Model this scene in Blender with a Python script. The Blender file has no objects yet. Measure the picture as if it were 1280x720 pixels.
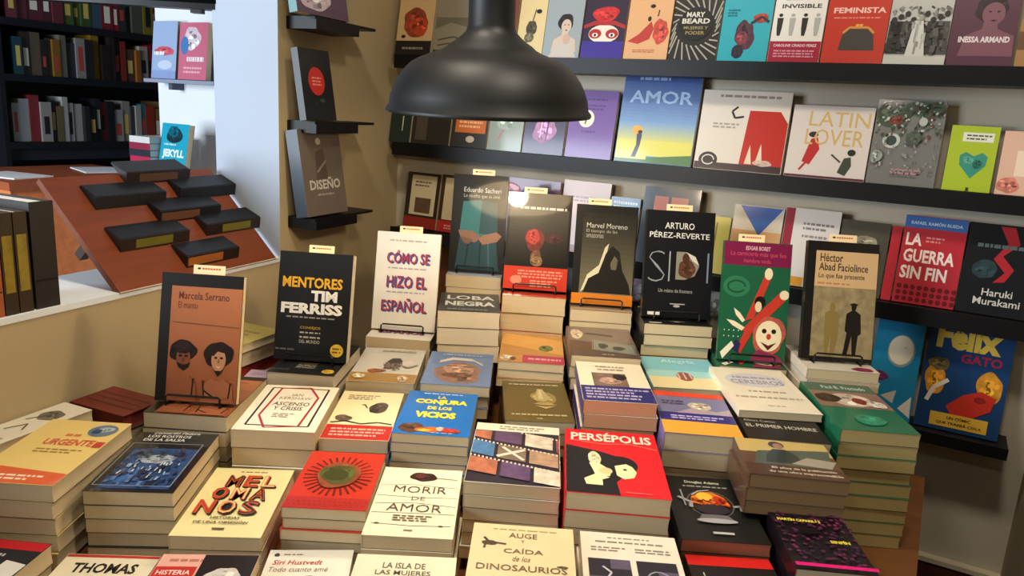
import bpy, bmesh, math, random
from math import sin, cos, radians, pi, atan2, degrees
from mathutils import Vector, Matrix

random.seed(7)
scene = bpy.context.scene
COL = scene.collection

# ------------------------------------------------------------------ camera
FPX = 950.0
HC = 1.485                                   # eye height above the floor
PITCH, ROLL, YAW = radians(13), radians(3.4), radians(29)
F0 = Vector((-sin(YAW), cos(YAW), 0)); R0 = Vector((cos(YAW), sin(YAW), 0)); UP = Vector((0, 0, 1))
FW = F0 * cos(PITCH) - UP * sin(PITCH)
U1 = UP * cos(PITCH) + F0 * sin(PITCH)
RT = R0 * cos(ROLL) + U1 * sin(ROLL)
UV = U1 * cos(ROLL) - R0 * sin(ROLL)
CAM = Vector((0, 0, HC))
cd = bpy.data.cameras.new('camera'); cam = bpy.data.objects.new('camera', cd); COL.objects.link(cam)
cd.sensor_width = 36; cd.lens = FPX / 1280 * 36; cd.clip_start = 0.02
m = Matrix((RT, UV, -FW)).transposed().to_4x4(); m.translation = CAM
cam.matrix_world = m
scene.camera = cam

# ------------------------------------------------------------------ world, large lights, exposure
w = bpy.data.worlds.new('world'); scene.world = w; w.use_nodes = True
w.node_tree.nodes['Background'].inputs[0].default_value = (0.75, 0.87, 1, 1)
w.node_tree.nodes['Background'].inputs[1].default_value = 0.6
vs = scene.view_settings
vs.view_transform = 'Standard'; vs.look = 'None'; vs.gamma = 1; vs.use_curve_mapping = False
vs.exposure = 0.08

def area(name, loc, direction, sx, sy, power, color):
    l = bpy.data.lights.new(name, 'AREA'); l.shape = 'RECTANGLE'; l.size = sx; l.size_y = sy
    l.energy = power; l.color = color
    o = bpy.data.objects.new(name, l); COL.objects.link(o); o.location = loc
    o.rotation_euler = Vector(direction).to_track_quat('-Z', 'Y').to_euler()
    return o
area('window_daylight', (-2.75, -1.55, 1.65), (0.02, 1, -0.05), 1.5, 1.5, 138, (0.80, 0.90, 1.0))

# ------------------------------------------------------------------ pixel helpers (1280x720)
def ray(x, y): return FW + RT * ((x - 640) / FPX) - UV * ((y - 360) / FPX)
def proj(p):
    p = p - CAM; d = p.dot(FW)
    return 640 + FPX * p.dot(RT) / d, 360 - FPX * p.dot(UV) / d
def onz(x, y, h): r = ray(x, y); return CAM + r * (-h / r.z)          # h metres below the eye
def ony(x, y, Y): r = ray(x, y); return CAM + r * (Y / r.y)
def onx(x, y, X): r = ray(x, y); return CAM + r * (X / r.x)
def uw(u, w_, h): v = R0 * u + F0 * w_; v.z = HC - h; return v
WALL_Y = 2.0
CORNER = ony(497, 200, WALL_Y); CORNER.z = 0
DL = Vector((-sin(radians(6.5)), cos(radians(6.5)), 0)); NL = Vector((DL.y, -DL.x, 0))   # left wall runs along DL, faces NL
def onL(x, y, off=0.0):
    r = ray(x, y); k = (CORNER.dot(NL) + off) / r.dot(NL); return CAM + r * k

# ------------------------------------------------------------------ materials
def lin(c): c /= 255.0; return c / 12.92 if c <= 0.04045 else ((c + 0.055) / 1.055) ** 2.4
def rgb(h): return (lin(int(h[0:2], 16)), lin(int(h[2:4], 16)), lin(int(h[4:6], 16)), 1)
MATS = {}
def mat(hexc, rough=0.35, kind='print', metal=0.0):
    key = (hexc, rough, kind, metal)
    if key in MATS: return MATS[key]
    m = bpy.data.materials.new('%s_%s' % (kind, hexc)); m.use_nodes = True
    nt = m.node_tree; b = nt.nodes['Principled BSDF']
    b.inputs['Base Color'].default_value = rgb(hexc); b.inputs['Roughness'].default_value = rough
    b.inputs['Metallic'].default_value = metal; b.inputs['Specular IOR Level'].default_value = 0.28
    tc = nt.nodes.new('ShaderNodeTexCoord')
    def noise(scale, vec=None, detail=3):
        n = nt.nodes.new('ShaderNodeTexNoise'); n.inputs['Scale'].default_value = scale; n.inputs['Detail'].default_value = detail
        nt.links.new(vec or tc.outputs['Object'], n.inputs['Vector']); return n
    def ramp(fac, a, c):
        r = nt.nodes.new('ShaderNodeMix'); r.data_type = 'RGBA'
        base = rgb(hexc)
        r.inputs[6].default_value = tuple(x * a for x in base[:3]) + (1,)
        r.inputs[7].default_value = tuple(min(1, x * c) for x in base[:3]) + (1,)
        nt.links.new(fac, r.inputs[0]); nt.links.new(r.outputs[2], b.inputs['Base Color'])
    def bump(h, s, d=0.001):
        bp = nt.nodes.new('ShaderNodeBump'); bp.inputs['Strength'].default_value = s; bp.inputs['Distance'].default_value = d
        nt.links.new(h, bp.inputs['Height']); nt.links.new(bp.outputs[0], b.inputs['Normal'])
    def scaled(v):
        mp = nt.nodes.new('ShaderNodeMapping'); mp.inputs['Scale'].default_value = v
        nt.links.new(tc.outputs['Object'], mp.inputs['Vector']); return mp.outputs[0]
    if kind == 'pages':
        n = noise(1.0, scaled((6, 6, 1800)), 2); ramp(n.outputs[0], 0.80, 1.12); bump(n.outputs[0], 0.3, 0.0006)
    elif kind == 'wall':
        n = noise(2.2); ramp(n.outputs[0], 0.93, 1.05); bump(noise(160).outputs[0], 0.15, 0.001)
    elif kind == 'wood':
        n = noise(3.0, scaled((1.2, 14, 14)), 6); ramp(n.outputs[0], 0.6, 1.3); bump(n.outputs[0], 0.1, 0.001)
    elif kind == 'wrapped':                                    # shrink-wrapped or laminated cover
        n = noise(18.0, None, 2); bump(n.outputs[0], 0.16, 0.0025)
        b.inputs['Coat Weight'].default_value = 0.45; b.inputs['Coat Roughness'].default_value = 0.1
    elif kind == 'gloss':
        n = noise(6.0, None, 1); bump(n.outputs[0], 0.05, 0.002)
        b.inputs['Coat Weight'].default_value = 1.0; b.inputs['Coat Roughness'].default_value = 0.05
    elif kind == 'print':
        n = noise(30.0, None, 2); ramp(n.outputs[0], 0.94, 1.05)
        b.inputs['Coat Weight'].default_value = 0.12; b.inputs['Coat Roughness'].default_value = 0.2
    elif kind == 'photo':                                      # mottled half-tone picture
        n = noise(55.0, None, 6); ramp(n.outputs[0], 0.35, 1.7)
        b.inputs['Coat Weight'].default_value = 0.25; b.inputs['Coat Roughness'].default_value = 0.2
    elif kind == 'mottle':
        n = noise(70.0, None, 8); ramp(n.outputs[0], 0.45, 1.5)
    elif kind == 'metal':
        n = noise(60.0); ramp(n.outputs[0], 0.9, 1.1)
    MATS[key] = m
    return m
def emit(hexc, s):
    m = bpy.data.materials.new('glow_' + hexc); m.use_nodes = True
    b = m.node_tree.nodes['Principled BSDF']; b.inputs['Base Color'].default_value = rgb(hexc)
    b.inputs['Emission Color'].default_value = rgb(hexc); b.inputs['Emission Strength'].default_value = s
    return m

# ------------------------------------------------------------------ mesh helpers
def link(name, me, parent=None, mw=None):
    o = bpy.data.objects.new(name, me); COL.objects.link(o)
    if parent is not None: o.parent = parent
    if mw is not None: o.matrix_local = mw
    return o
def tag(o, label=None, cat=None, group=None, kind=None):
    if label: o['label'] = label
    if cat: o['category'] = cat
    if group: o['group'] = group
    if kind: o['kind'] = kind
    return o
def empty(name, mw):
    o = bpy.data.objects.new(name, None); COL.objects.link(o); o.empty_display_size = 0.05; o.matrix_world = mw; return o
class MB:
    def __init__(s): s.v = []; s.f = []; s.m = []; s.mats = []
    def mi(s, mt):
        if mt not in s.mats: s.mats.append(mt)
        return s.mats.index(mt)
    def box(s, x0, y0, z0, x1, y1, z1, mt):
        k = len(s.v); i = s.mi(mt)
        s.v += [(x, y, z) for z in (z0, z1) for (x, y) in ((x0, y0), (x1, y0), (x1, y1), (x0, y1))]
        for f in ((0, 3, 2, 1), (4, 5, 6, 7), (0, 1, 5, 4), (1, 2, 6, 5), (2, 3, 7, 6), (3, 0, 4, 7)):
            s.f.append(tuple(k + j for j in f)); s.m.append(i)
        return s
    def face(s, pts, mt):
        k = len(s.v); s.v += [tuple(p) for p in pts]; s.f.append(tuple(range(k, k + len(pts)))); s.m.append(s.mi(mt)); return s
    def prism(s, pts, z0, z1, mt):
        k = len(s.v); n = len(pts); i = s.mi(mt)
        s.v += [(p[0], p[1], z0) for p in pts] + [(p[0], p[1], z1) for p in pts]
        s.f.append(tuple(k + j for j in reversed(range(n)))); s.m.append(i)
        s.f.append(tuple(k + n + j for j in range(n))); s.m.append(i)
        for j in range(n):
            q = (j + 1) % n; s.f.append((k + j, k + q, k + n + q, k + n + j)); s.m.append(i)
        return s
    def hexa(s, c, mt):                                        # 8 corners, bottom 4 then top 4
        k = len(s.v); i = s.mi(mt); s.v += [tuple(p) for p in c]
        for f in ((0, 3, 2, 1), (4, 5, 6, 7), (0, 1, 5, 4), (1, 2, 6, 5), (2, 3, 7, 6), (3, 0, 4, 7)):
            s.f.append(tuple(k + j for j in f)); s.m.append(i)
        return s
    def tube(s, pts, r, mt, n=6):
        i = s.mi(mt); pts = [Vector(p) for p in pts]; rings = []
        for a, p in enumerate(pts):
            d = (pts[min(a + 1, len(pts) - 1)] - pts[max(a - 1, 0)]).normalized()
            t = Vector((0, 0, 1)) if abs(d.z) < 0.9 else Vector((1, 0, 0))
            x = d.cross(t).normalized(); y = d.cross(x)
            k = len(s.v); s.v += [tuple(p + (x * cos(2 * pi * j / n) + y * sin(2 * pi * j / n)) * r) for j in range(n)]
            rings.append(k)
        for a in range(len(rings) - 1):
            for j in range(n):
                q = (j + 1) % n; s.f.append((rings[a] + j, rings[a] + q, rings[a + 1] + q, rings[a + 1] + j)); s.m.append(i)
        s.f.append(tuple(rings[0] + j for j in range(n))); s.m.append(i)
        s.f.append(tuple(rings[-1] + j for j in reversed(range(n)))); s.m.append(i)
        return s
    def lathe(s, prof, mt, n=48, c=(0, 0)):
        i = s.mi(mt); rings = []
        for r, z in prof:
            k = len(s.v); s.v += [(c[0] + r * cos(2 * pi * j / n), c[1] + r * sin(2 * pi * j / n), z) for j in range(n)]; rings.append(k)
        for a in range(len(rings) - 1):
            for j in range(n):
                q = (j + 1) % n; s.f.append((rings[a] + j, rings[a] + q, rings[a + 1] + q, rings[a + 1] + j)); s.m.append(i)
        return s
    def mesh(s, name, smooth=False):
        me = bpy.data.meshes.new(name); me.from_pydata(s.v, [], s.f)
        for mt in s.mats: me.materials.append(mt)
        me.polygons.foreach_set('material_index', s.m)
        if smooth: me.polygons.foreach_set('use_smooth', [True] * len(s.f))
        me.update(); return me
    def obj(s, name, parent=None, mw=None, smooth=False): return link(name, s.mesh(name, smooth), parent, mw)
def basis(x, y, z, o):
    m = Matrix((x, y, z)).transposed().to_4x4(); m.translation = o; return m

# ------------------------------------------------------------------ lettering (font curves turned into flat mesh)
TXT = {}
def text_geo(body, bold=0.0, shear=0.0):
    key = (body, bold, shear)
    if key in TXT: return TXT[key]
    c = bpy.data.curves.new('t', 'FONT'); c.body = body; c.size = 1; c.resolution_u = 2; c.offset = bold; c.shear = shear
    o = bpy.data.objects.new('t', c); me = bpy.data.meshes.new_from_object(o)
    vs_ = [(v.co.x, v.co.y) for v in me.vertices]; fs = [tuple(p.vertices) for p in me.polygons]
    bpy.data.objects.remove(o); bpy.data.curves.remove(c); bpy.data.meshes.remove(me)
    if vs_:
        x0 = min(v[0] for v in vs_); x1 = max(v[0] for v in vs_); y0 = min(v[1] for v in vs_); y1 = max(v[1] for v in vs_)
        vs_ = [((x - x0) / (x1 - x0), (y - y0) / (y1 - y0)) for x, y in vs_]
    TXT[key] = (vs_, fs); return TXT[key]

def ellp(cx, cy, rx, ry, n=20, a0=0, wob=0.0, seed=0):
    rr = random.Random(seed)
    return [(cx + rx * (1 + wob * rr.uniform(-1, 1)) * cos(2 * pi * k / n + a0), cy + ry * (1 + wob * rr.uniform(-1, 1)) * sin(2 * pi * k / n + a0)) for k in range(n)]

def build_art(name, art, W, L, T, kind='print'):
    """flat print on the front cover; u to the right, v from the bottom edge to the top edge. Returns (print mesh, lettering mesh)"""
    P = MB(); LT = []; z = T + 0.0002; rr = random.Random(name)
    cl = lambda t: min(0.995, max(0.005, t))
    X = lambda u: (cl(u) - 0.5) * W
    Y = lambda v: cl(v) * L
    def pol(pts, c, k=None):
        P.face([(X(u), Y(v), z) for u, v in pts], mat(c, 0.35, k or kind))
    PS = []; few = len([a for a in art if a[0] != 't']) <= 8
    for a in art:
        z += 0.00004
        t = a[0]; c = a[1]
        if few and P.f: PS.append(P); P = MB()
        if t == 'r': pol([(a[2], a[3]), (a[4], a[3]), (a[4], a[5]), (a[2], a[5])], c)
        elif t == 'ph': pol([(a[2], a[3]), (a[4], a[3]), (a[4], a[5]), (a[2], a[5])], c, 'photo')
        elif t == 'e': pol(ellp(*a[2:6]), c)
        elif t == 'b':                                         # organic shape: soft outline with lighter and darker patches
            cx, cy, rx, ry = a[2:6]; sd = random.Random(name + str(len(P.v)) + c)
            def soft(cx, cy, rx, ry, n=30):
                am = [(k_, sd.uniform(-1, 1) * .16 / k_ ** .6, sd.uniform(0, 6.3)) for k_ in (2, 3, 5, 7)]
                return [(cx + rx * (1 + sum(q * sin(k_ * th + f_) for k_, q, f_ in am)) * cos(th), cy + ry * (1 + sum(q * sin(k_ * th + f_) for k_, q, f_ in am)) * sin(th)) for th in [2 * pi * j / n for j in range(n)]]
            pol(soft(cx, cy, rx, ry), c, 'photo' if len(a) > 6 else 'mottle')
            bc = [int(c[j:j + 2], 16) for j in (0, 2, 4)]
            for j in range(16 if rx * ry > .004 else 4):
                z += 0.00002; th = sd.uniform(0, 6.3); d_ = sd.uniform(.1, .75); s_ = sd.uniform(.08, .26); g = sd.choice((.62, .8, 1.2, 1.4))
                pol(soft(cx + rx * d_ * cos(th), cy + ry * d_ * sin(th), rx * s_, ry * s_ * sd.uniform(.3, 1.3), 9), '%02x%02x%02x' % tuple(min(255, int(v * g)) for v in bc))
        elif t == 'p': pol(a[2], c)
        elif t == 'g':                                         # printed colour blend from v0 (c) to v1 (a[2])
            c2 = a[2]; u0, v0, u1, v1 = a[3:7]; n = 16
            for j in range(n):
                f_ = (j + .5) / n; cc = '%02x%02x%02x' % tuple(int(int(c[q:q + 2], 16) * (1 - f_) + int(c2[q:q + 2], 16) * f_) for q in (0, 2, 4))
                pol([(u0, v0 + (v1 - v0) * j / n), (u1, v0 + (v1 - v0) * j / n), (u1, v0 + (v1 - v0) * (j + 1) / n), (u0, v0 + (v1 - v0) * (j + 1) / n)], cc)
        elif t == 'pp': pol(a[2], c, 'photo')
        elif t == 's':
            pts = a[2]; wd = a[3]
            for (u0, v0), (u1, v1) in zip(pts, pts[1:]):
                dx, dy = (u1 - u0) * W, (v1 - v0) * L; d = math.hypot(dx, dy) or 1; nx, ny = -dy / d * wd / 2 / W * W, dx / d * wd / 2
                q = [((cl(u0) - .5) * W + sx * nx, cl(v0) * L + sx * ny) for sx in (1, -1)] + [((cl(u1) - .5) * W + sx * nx, cl(v1) * L + sx * ny) for sx in (-1, 1)]
                P.face([(x, y, z) for x, y in q], mat(c, 0.35, kind))
        elif t == 'l':                                         # rows of small print
            u0, v0, u1, v1, n = a[2:7]; hh = (v1 - v0) / n
            for k in range(n):
                u = u0; end = u1 - rr.uniform(0, 0.25) * (u1 - u0) * (k > 0)
                while u < end:
                    wl = min(rr.uniform(0.03, 0.11), end - u)
                    vv = v1 - (k + 0.75) * hh
                    P.face([(X(u), Y(vv), z), (X(u + wl), Y(vv), z), (X(u + wl), Y(vv + hh * 0.5), z), (X(u), Y(vv + hh * 0.5), z)], mat(c, 0.35, kind)); u += wl + 0.018
        elif t == 't':
            body = a[2]; u0, v0, u1, v1 = a[3:7]; bold = a[7] if len(a) > 7 else 0.0; sh = a[8] if len(a) > 8 else 0.0
            vv, ff = text_geo(body, bold, sh); Lt = MB(); k = 0; i = Lt.mi(mat(c, 0.35, kind if kind != 'photo' else 'print'))
            zl = z + 0.0002
            Lt.v += [(X(u0 + (u1 - u0) * x), Y(v0 + (v1 - v0) * y), zl) for x, y in vv]
            for f in ff: Lt.f.append(tuple(k + j for j in f)); Lt.m.append(i)
            if Lt.f: LT.append(Lt.mesh('lettering'))
    if P.f: PS.append(P)
    return ([p_.mesh('cover_print') for p_ in PS], LT)

# ------------------------------------------------------------------ books
PAGE = 'd0bd98'
def book_data(key, W, L, T, cover, art=(), spine=None, pages=PAGE, hard=False, kind='print', back=None):
    c = 0.0024 if hard else 0.00055; ov = 0.003 if hard else 0.0007
    mc, ms, mp = mat(cover, 0.35, kind), mat(spine or cover, 0.35, kind), mat(pages, 0.8, 'pages')
    mbk = mat(back or '4a4034', 0.45, 'print')  # shadow lines between stacked books put into the dark back-board colour
    a = MB()
    a.box(-W / 2, 0, 0, W / 2, L, c, mbk); a.box(-W / 2, 0, T - c, W / 2, L, T, mc); a.box(-W / 2, 0, c, -W / 2 + c, L, T - c, ms)
    b = MB(); x0, x1, y0, y1 = -W / 2 + c, W / 2 - ov, ov, L - ov
    n = 5                                                       # fore edge slightly rounded
    pr = [(x0, c), (x1, c)] + [(x1 - 0.0012 * sin(pi * k / n) if not hard else x1 - 0.003 * sin(pi * k / n), c + (T - 2 * c) * k / n) for k in range(1, n)] + [(x1, T - c), (x0, T - c)]
    k = len(pr); i = b.mi(mp)
    b.v += [(x, y0, z) for x, z in pr] + [(x, y1, z) for x, z in pr]
    b.f.append(tuple(range(k))); b.f.append(tuple(reversed(range(k, 2 * k))))
    for j in range(k): q = (j + 1) % k; b.f.append((j, k + j, k + q, q))
    b.m = [i] * len(b.f)
    pm, lm = build_art(key, art, W, L, T, kind)
    return dict(W=W, L=L, T=T, cover=a.mesh('cover'), pages=b.mesh('page_block'), pm=pm, lm=lm)
def book(bd, mw, label, group=None, art=True, cat='book', name='book'):
    r = empty(name, mw); tag(r, label, cat, group)
    cv = link('cover', bd['cover'], r); link('page_block', bd['pages'], r)
    if art:
        for pm in bd['pm']: link('cover_print', pm, cv)
        for lm in bd['lm']: link('lettering', lm, cv)
    return r
ORD = ['', 'second', 'third', 'fourth', 'fifth', 'sixth', 'seventh', 'eighth', 'ninth', 'tenth']
TABLE_H = 0.735                                               # table top, metres below the eye
def shortname(lab):
    ws = lab.split(',')[0].split()[:7]
    while ws and ws[-1] in ('a', 'and', 'with', 'the', 'in', 'of', 'at', 'on', 'its', 'by', 'to', 'along', 'into', 'thin', 'bold', 'big'): ws.pop()
    return 'the ' + ' '.join(ws)
ENT = []
def stack(key, o, ang, W, L, T, ztop, n, cover, art, label, low, short=None, blk=None, hang=False, **kw):
    """a pile: front-middle point o of its top cover, heading ang. Laid out first, moved clear of its neighbours, built later"""
    ENT.append(dict(key=key, o=Vector((o.x, o.y, 0)), ang=ang, W=W, L=L, T=T, ztop=ztop, n=n, cover=cover, art=art, label=label, low=low, short=short or shortname(label), blk=blk, zlo=(ztop - n * T) if hang else HC - TABLE_H, kw=kw))
def settle(margin=0.006):
    for it in range(80):
        worst = 0
        for ia in range(len(ENT)):
            for ib in range(ia + 1, len(ENT)):
                a, b = ENT[ia], ENT[ib]
                if min(a['ztop'], b['ztop']) - max(a['zlo'], b['zlo']) < 0.002: continue
                if (a['o'] - b['o']).length > 0.5: continue
                ax = []
                for e in (a, b):
                    x = Vector((cos(e['ang']), sin(e['ang']), 0)); y = Vector((-sin(e['ang']), cos(e['ang']), 0)); ax.append((x, y, e['o'] + y * e['L'] / 2))
                d = ax[1][2] - ax[0][2]; best = None
                for n_ in (ax[0][0], ax[0][1], ax[1][0], ax[1][1]):
                    ra = a['W'] / 2 * abs(n_.dot(ax[0][0])) + a['L'] / 2 * abs(n_.dot(ax[0][1])); rb = b['W'] / 2 * abs(n_.dot(ax[1][0])) + b['L'] / 2 * abs(n_.dot(ax[1][1]))
                    p = ra + rb + margin - abs(n_.dot(d))
                    if best is None or p < best[0]: best = (p, n_ if n_.dot(d) > 0 else -n_)
                p, n_ = best
                if p <= 0: continue
                worst = max(worst, p); p = min(p, 0.02) * 0.6
                for e, (x, y, c), sg in ((a, ax[0], 1), (b, ax[1], -1)):
                    nn = n_ * sg
                    if abs(nn.dot(x)) > 0.7: e['W'] -= p / 2; e['o'] -= x * (p / 4 * (1 if nn.dot(x) > 0 else -1))
                    elif nn.dot(y) > 0: e['L'] -= p / 2
                    else: e['L'] -= p / 2; e['o'] += y * (p / 2)
        if worst < 0.0003: break
def build_stacks():
    for e in ENT:
        T, n = e['T'], e['n']; rr = random.Random(e['label'])
        bd = book_data(e['key'], e['W'], e['L'], T, e['cover'], e['art'], **e['kw'])
        top = yawm(Vector((e['o'].x, e['o'].y, e['ztop'] - T)), e['ang']); jit = 0.003
        book(bd, top, e['label'], G_T)
        for k in range(1, n):
            j = Matrix.Translation((rr.uniform(-jit, jit), rr.uniform(-jit, jit), -k * T)) @ Matrix.Rotation(radians(rr.uniform(-.7, .7)), 4, 'Z')
            book(bd, top @ j, '%s, %s from top of stack' % (e['low'], ORD[k]), G_T, art=False)
        zb = e['ztop'] - n * T; gap = zb - (HC - TABLE_H)
        if gap > 0.004:
            x0, x1, y0, y1 = e['blk'] or (0.05, 0.95, 0.04, 0.96); W, L = e['W'], e['L']
            b = MB(); b.box((x0 - .5) * W, y0 * L, -gap, (x1 - .5) * W, y1 * L, 0, mat('5a3a22', 0.6, 'wood'))
            ob = b.obj('display_block', None, top @ Matrix.Translation((0, 0, -(n - 1) * T)))
            tag(ob, ('wooden block beneath ' if 'flat copies' in e['short'] else 'wooden block under the stack topped by ') + e['short'], 'block', 'wooden blocks under the book stacks')
G_T = 'books in stacks on the display table'
def yawm(p, ang): return Matrix.Translation(p) @ Matrix.Rotation(ang, 4, 'Z')
def fit_quad(q, h, Lmax=None, W=None, L=None):
    """a lying book from the corners (tl, tr, br, bl) of its cover seen in the photo, the cover lying h below the eye"""
    P = [None if p is None else onz(p[0], p[1], h) for p in q]
    tl, tr, br, bl = P
    an = []
    if bl and br: d = br - bl; an.append(atan2(d.y, d.x))
    if tl and tr: d = tr - tl; an.append(atan2(d.y, d.x))
    if all(P): d = (tl + tr - bl - br); an += [atan2(d.y, d.x) - pi / 2] * 2
    ang = sum(an) / len(an)
    ws = [(br - bl).length] if (bl and br) else []
    if tl and tr: ws.append((tr - tl).length)
    W = W or sum(ws) / len(ws)
    if bl and br:
        o = (bl + br) / 2
        if L is None: L = ((tl + tr - bl - br) / 2).length if (tl and tr) else 0.23
    else:
        L = L or 0.23; o = (tl + tr) / 2 - Vector((-sin(ang), cos(ang), 0)) * L
    if Lmax: L = min(L, Lmax)
    return o, ang, W, L

# ================================================================== THE SETTING
FLOOR, CEIL = 0.0, 2.75
M_wall = mat('bdb5a4', 0.85, 'wall'); M_wleft = mat('b5a27c', 0.85, 'wall'); M_white = mat('e4e8ec', 0.8, 'wall')
M_black = mat('0b0a0c', 0.45, 'metal'); M_dark = mat('1a1a20', 0.6, 'metal')
b = MB().box(-4.9, -2.6, -0.1, 2.6, 4.0, 0, mat('4a2c20', 0.5, 'wood')); tag(b.obj('floor'), kind='structure')
b = MB().box(-4.9, -2.6, CEIL, 2.6, 4.0, CEIL + 0.1, mat('6b645a', 0.9, 'wall')); tag(b.obj('ceiling'), kind='structure')
XR = 0.262
b = MB().box(CORNER.x - 0.3, WALL_Y, 0, 2.6, WALL_Y + 0.15, CEIL, M_wall); tag(b.obj('wall_back'), kind='structure')
b = MB().box(XR, 1.35, 0, XR + 0.3, WALL_Y, CEIL, mat('94876f', 0.85, 'wall')); tag(b.obj('wall_right'), kind='structure')
zb = ony(1150, 699, WALL_Y - 0.02).z
b = MB().box(CORNER.x, WALL_Y - 0.02, 0, XR, WALL_Y, zb, mat('4b2a1e', 0.5, 'wood')); tag(b.obj('baseboard_back'), kind='structure')
b = MB().box(CORNER.x, WALL_Y - 0.024, zb, XR, WALL_Y, zb + 0.012, mat('c9bda4', 0.6, 'wall')); tag(b.obj('trim_1'), kind='structure')
# left wall: solid pier beside the corner, low parapet with an opening above it
JS, SILL = -0.577, HC - 0.409
JT = 0.20
for k in range(60):                                            # pier thickness from where its far edge shows
    T_ = 0.1 + 0.01 * k
    p = CORNER + DL * JS - NL * T_; p.z = HC
    if proj(p)[0] < 271: JT = T_; break
def Lbox(s0, s1, t0, t1, z0, z1, mt):
    q = [CORNER + DL * s0 - NL * t0, CORNER + DL * s1 - NL * t0, CORNER + DL * s1 - NL * t1, CORNER + DL * s0 - NL * t1]
    m_ = MB(); m_.hexa([(p.x, p.y, z0) for p in q] + [(p.x, p.y, z1) for p in q], mt); return m_
M_wl2 = M_wleft
b = Lbox(JS, 0.35, 0, JT, 0, CEIL, M_wleft)
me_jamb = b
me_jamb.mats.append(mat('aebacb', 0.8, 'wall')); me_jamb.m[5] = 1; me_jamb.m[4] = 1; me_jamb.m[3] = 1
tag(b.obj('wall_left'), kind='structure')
b = Lbox(-4.2, JS, 0, JT, 0, SILL - 0.012, M_wleft); tag(b.obj('wall_parapet'), kind='structure')
b = Lbox(-4.2, JS, -0.002, JT + 0.01, SILL - 0.012, SILL, M_white); tag(b.obj('window_sill'), kind='structure')
b = Lbox(-4.2, JS, 0, JT, 2.3, CEIL, M_wleft); tag(b.obj('wall_lintel'), kind='structure')
# the next room
b = MB().box(-2.62, 1.90, 0, -1.62, 2.0, CEIL, M_white); tag(b.obj('wall_partition'), kind='structure')
b = MB().box(-4.9, -2.6, 0, -4.5, 4.0, CEIL, mat('3d4048', 0.85, 'wall')); tag(b.obj('wall_far_left'), kind='structure')
b = MB().box(-4.5, 3.7, 0, -1.6, 4.0, CEIL, mat('5a5a60', 0.85, 'wall')); tag(b.obj('wall_far'), kind='structure')
b = MB().box(2.4, -2.6, 0, 2.6, 4.0, CEIL, M_wall); tag(b.obj('wall_side'), kind='structure')
# wall behind the camera with the shop window
wm = mat('62594c', 0.85, 'wall'); b = MB()
b.box(-4.9, -1.9, 0, -3.6, -1.75, CEIL, wm); b.box(-1.9, -1.9, 0, 2.6, -1.75, CEIL, wm)
b.box(-3.6, -1.9, 0, -1.9, -1.75, 0.8, wm); b.box(-3.6, -1.9, 2.5, -1.9, -1.75, CEIL, wm); tag(b.obj('wall_front'), kind='structure')
b = MB(); fm = mat('2a2a2c', 0.5, 'metal')
for x in (-3.6, -2.78, -1.95): b.box(x, -1.86, 0.8, x + 0.05, -1.80, 2.5, fm)
for z in (0.8, 2.45): b.box(-3.55, -1.86, z, -1.95, -1.80, z + 0.05, fm)
tag(b.obj('window_1'), kind='structure')
# ceiling lamps of the shop, above and behind the viewer
for k, (x, y, pw) in enumerate(((-0.95, 0.85, 10.5), (-0.02, 0.85, 12.5), (0.9, -0.5, 5), (-0.4, -1.0, 5))):
    r = empty('ceiling_lamp', Matrix.Translation((x, y, CEIL)))
    tag(r, ['round ceiling lamp above the table beside the parapet', 'round ceiling lamp above the table beside the wall corner', 'round ceiling lamp by the side wall', 'round ceiling lamp near the front wall'][k], 'lamp', 'ceiling lamps')
    MB().lathe([(0.0, 0), (0.16, 0), (0.17, -0.05), (0.15, -0.06)], M_black, 32).obj('housing', r, smooth=True)
    MB().lathe([(0.15, -0.055), (0.0, -0.055)], emit('fff0d8', 3), 32).obj('diffuser', r)
    l = bpy.data.lights.new('ceiling_lamp_light', 'AREA'); l.shape = 'DISK'; l.size = 0.28; l.energy = pw; l.color = (1, 0.89, 0.72)
    lo = bpy.data.objects.new('ceiling_lamp_light', l); COL.objects.link(lo); lo.parent = r; lo.location = (0, 0, -0.065)

# ================================================================== TABLE
TZ = HC - TABLE_H
tb = empty('display_table', Matrix.Translation((-0.65, 1.0, 0)))
tag(tb, 'brown wooden display table carrying the stacks of books', 'table')
wt = mat('7a4e2c', 0.45, 'wood'); wd = mat('3a2216', 0.5, 'wood')
tx0, tx1, ty0, ty1 = -0.70, 0.715, -0.62, 0.82
MB().box(tx0, ty0, TZ - 0.03, tx1, ty1, TZ, wt).obj('table_top', tb)
b = MB(); b.box(tx1 - 0.035, ty0 + 0.02, TZ - 0.14, tx1 - 0.005, ty1 - 0.02, TZ - 0.03, wd).obj('side_apron', tb)
MB().box(tx0 + 0.005, ty0 + 0.02, TZ - 0.14, tx0 + 0.035, ty1 - 0.02, TZ - 0.03, wd).obj('side_apron', tb)
MB().box(tx0 + 0.04, ty0 + 0.005, TZ - 0.14, tx1 - 0.04, ty0 + 0.035, TZ - 0.03, wd).obj('front_apron', tb)
MB().box(tx0 + 0.04, ty1 - 0.035, TZ - 0.14, tx1 - 0.04, ty1 - 0.005, TZ - 0.03, wd).obj('back_apron', tb)
for x in (tx0 + 0.01, tx1 - 0.08):
    for y in (ty0 + 0.01, ty1 - 0.08): MB().box(x, y, 0, x + 0.07, y + 0.07, TZ - 0.03, wd).obj('leg', tb)

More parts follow.
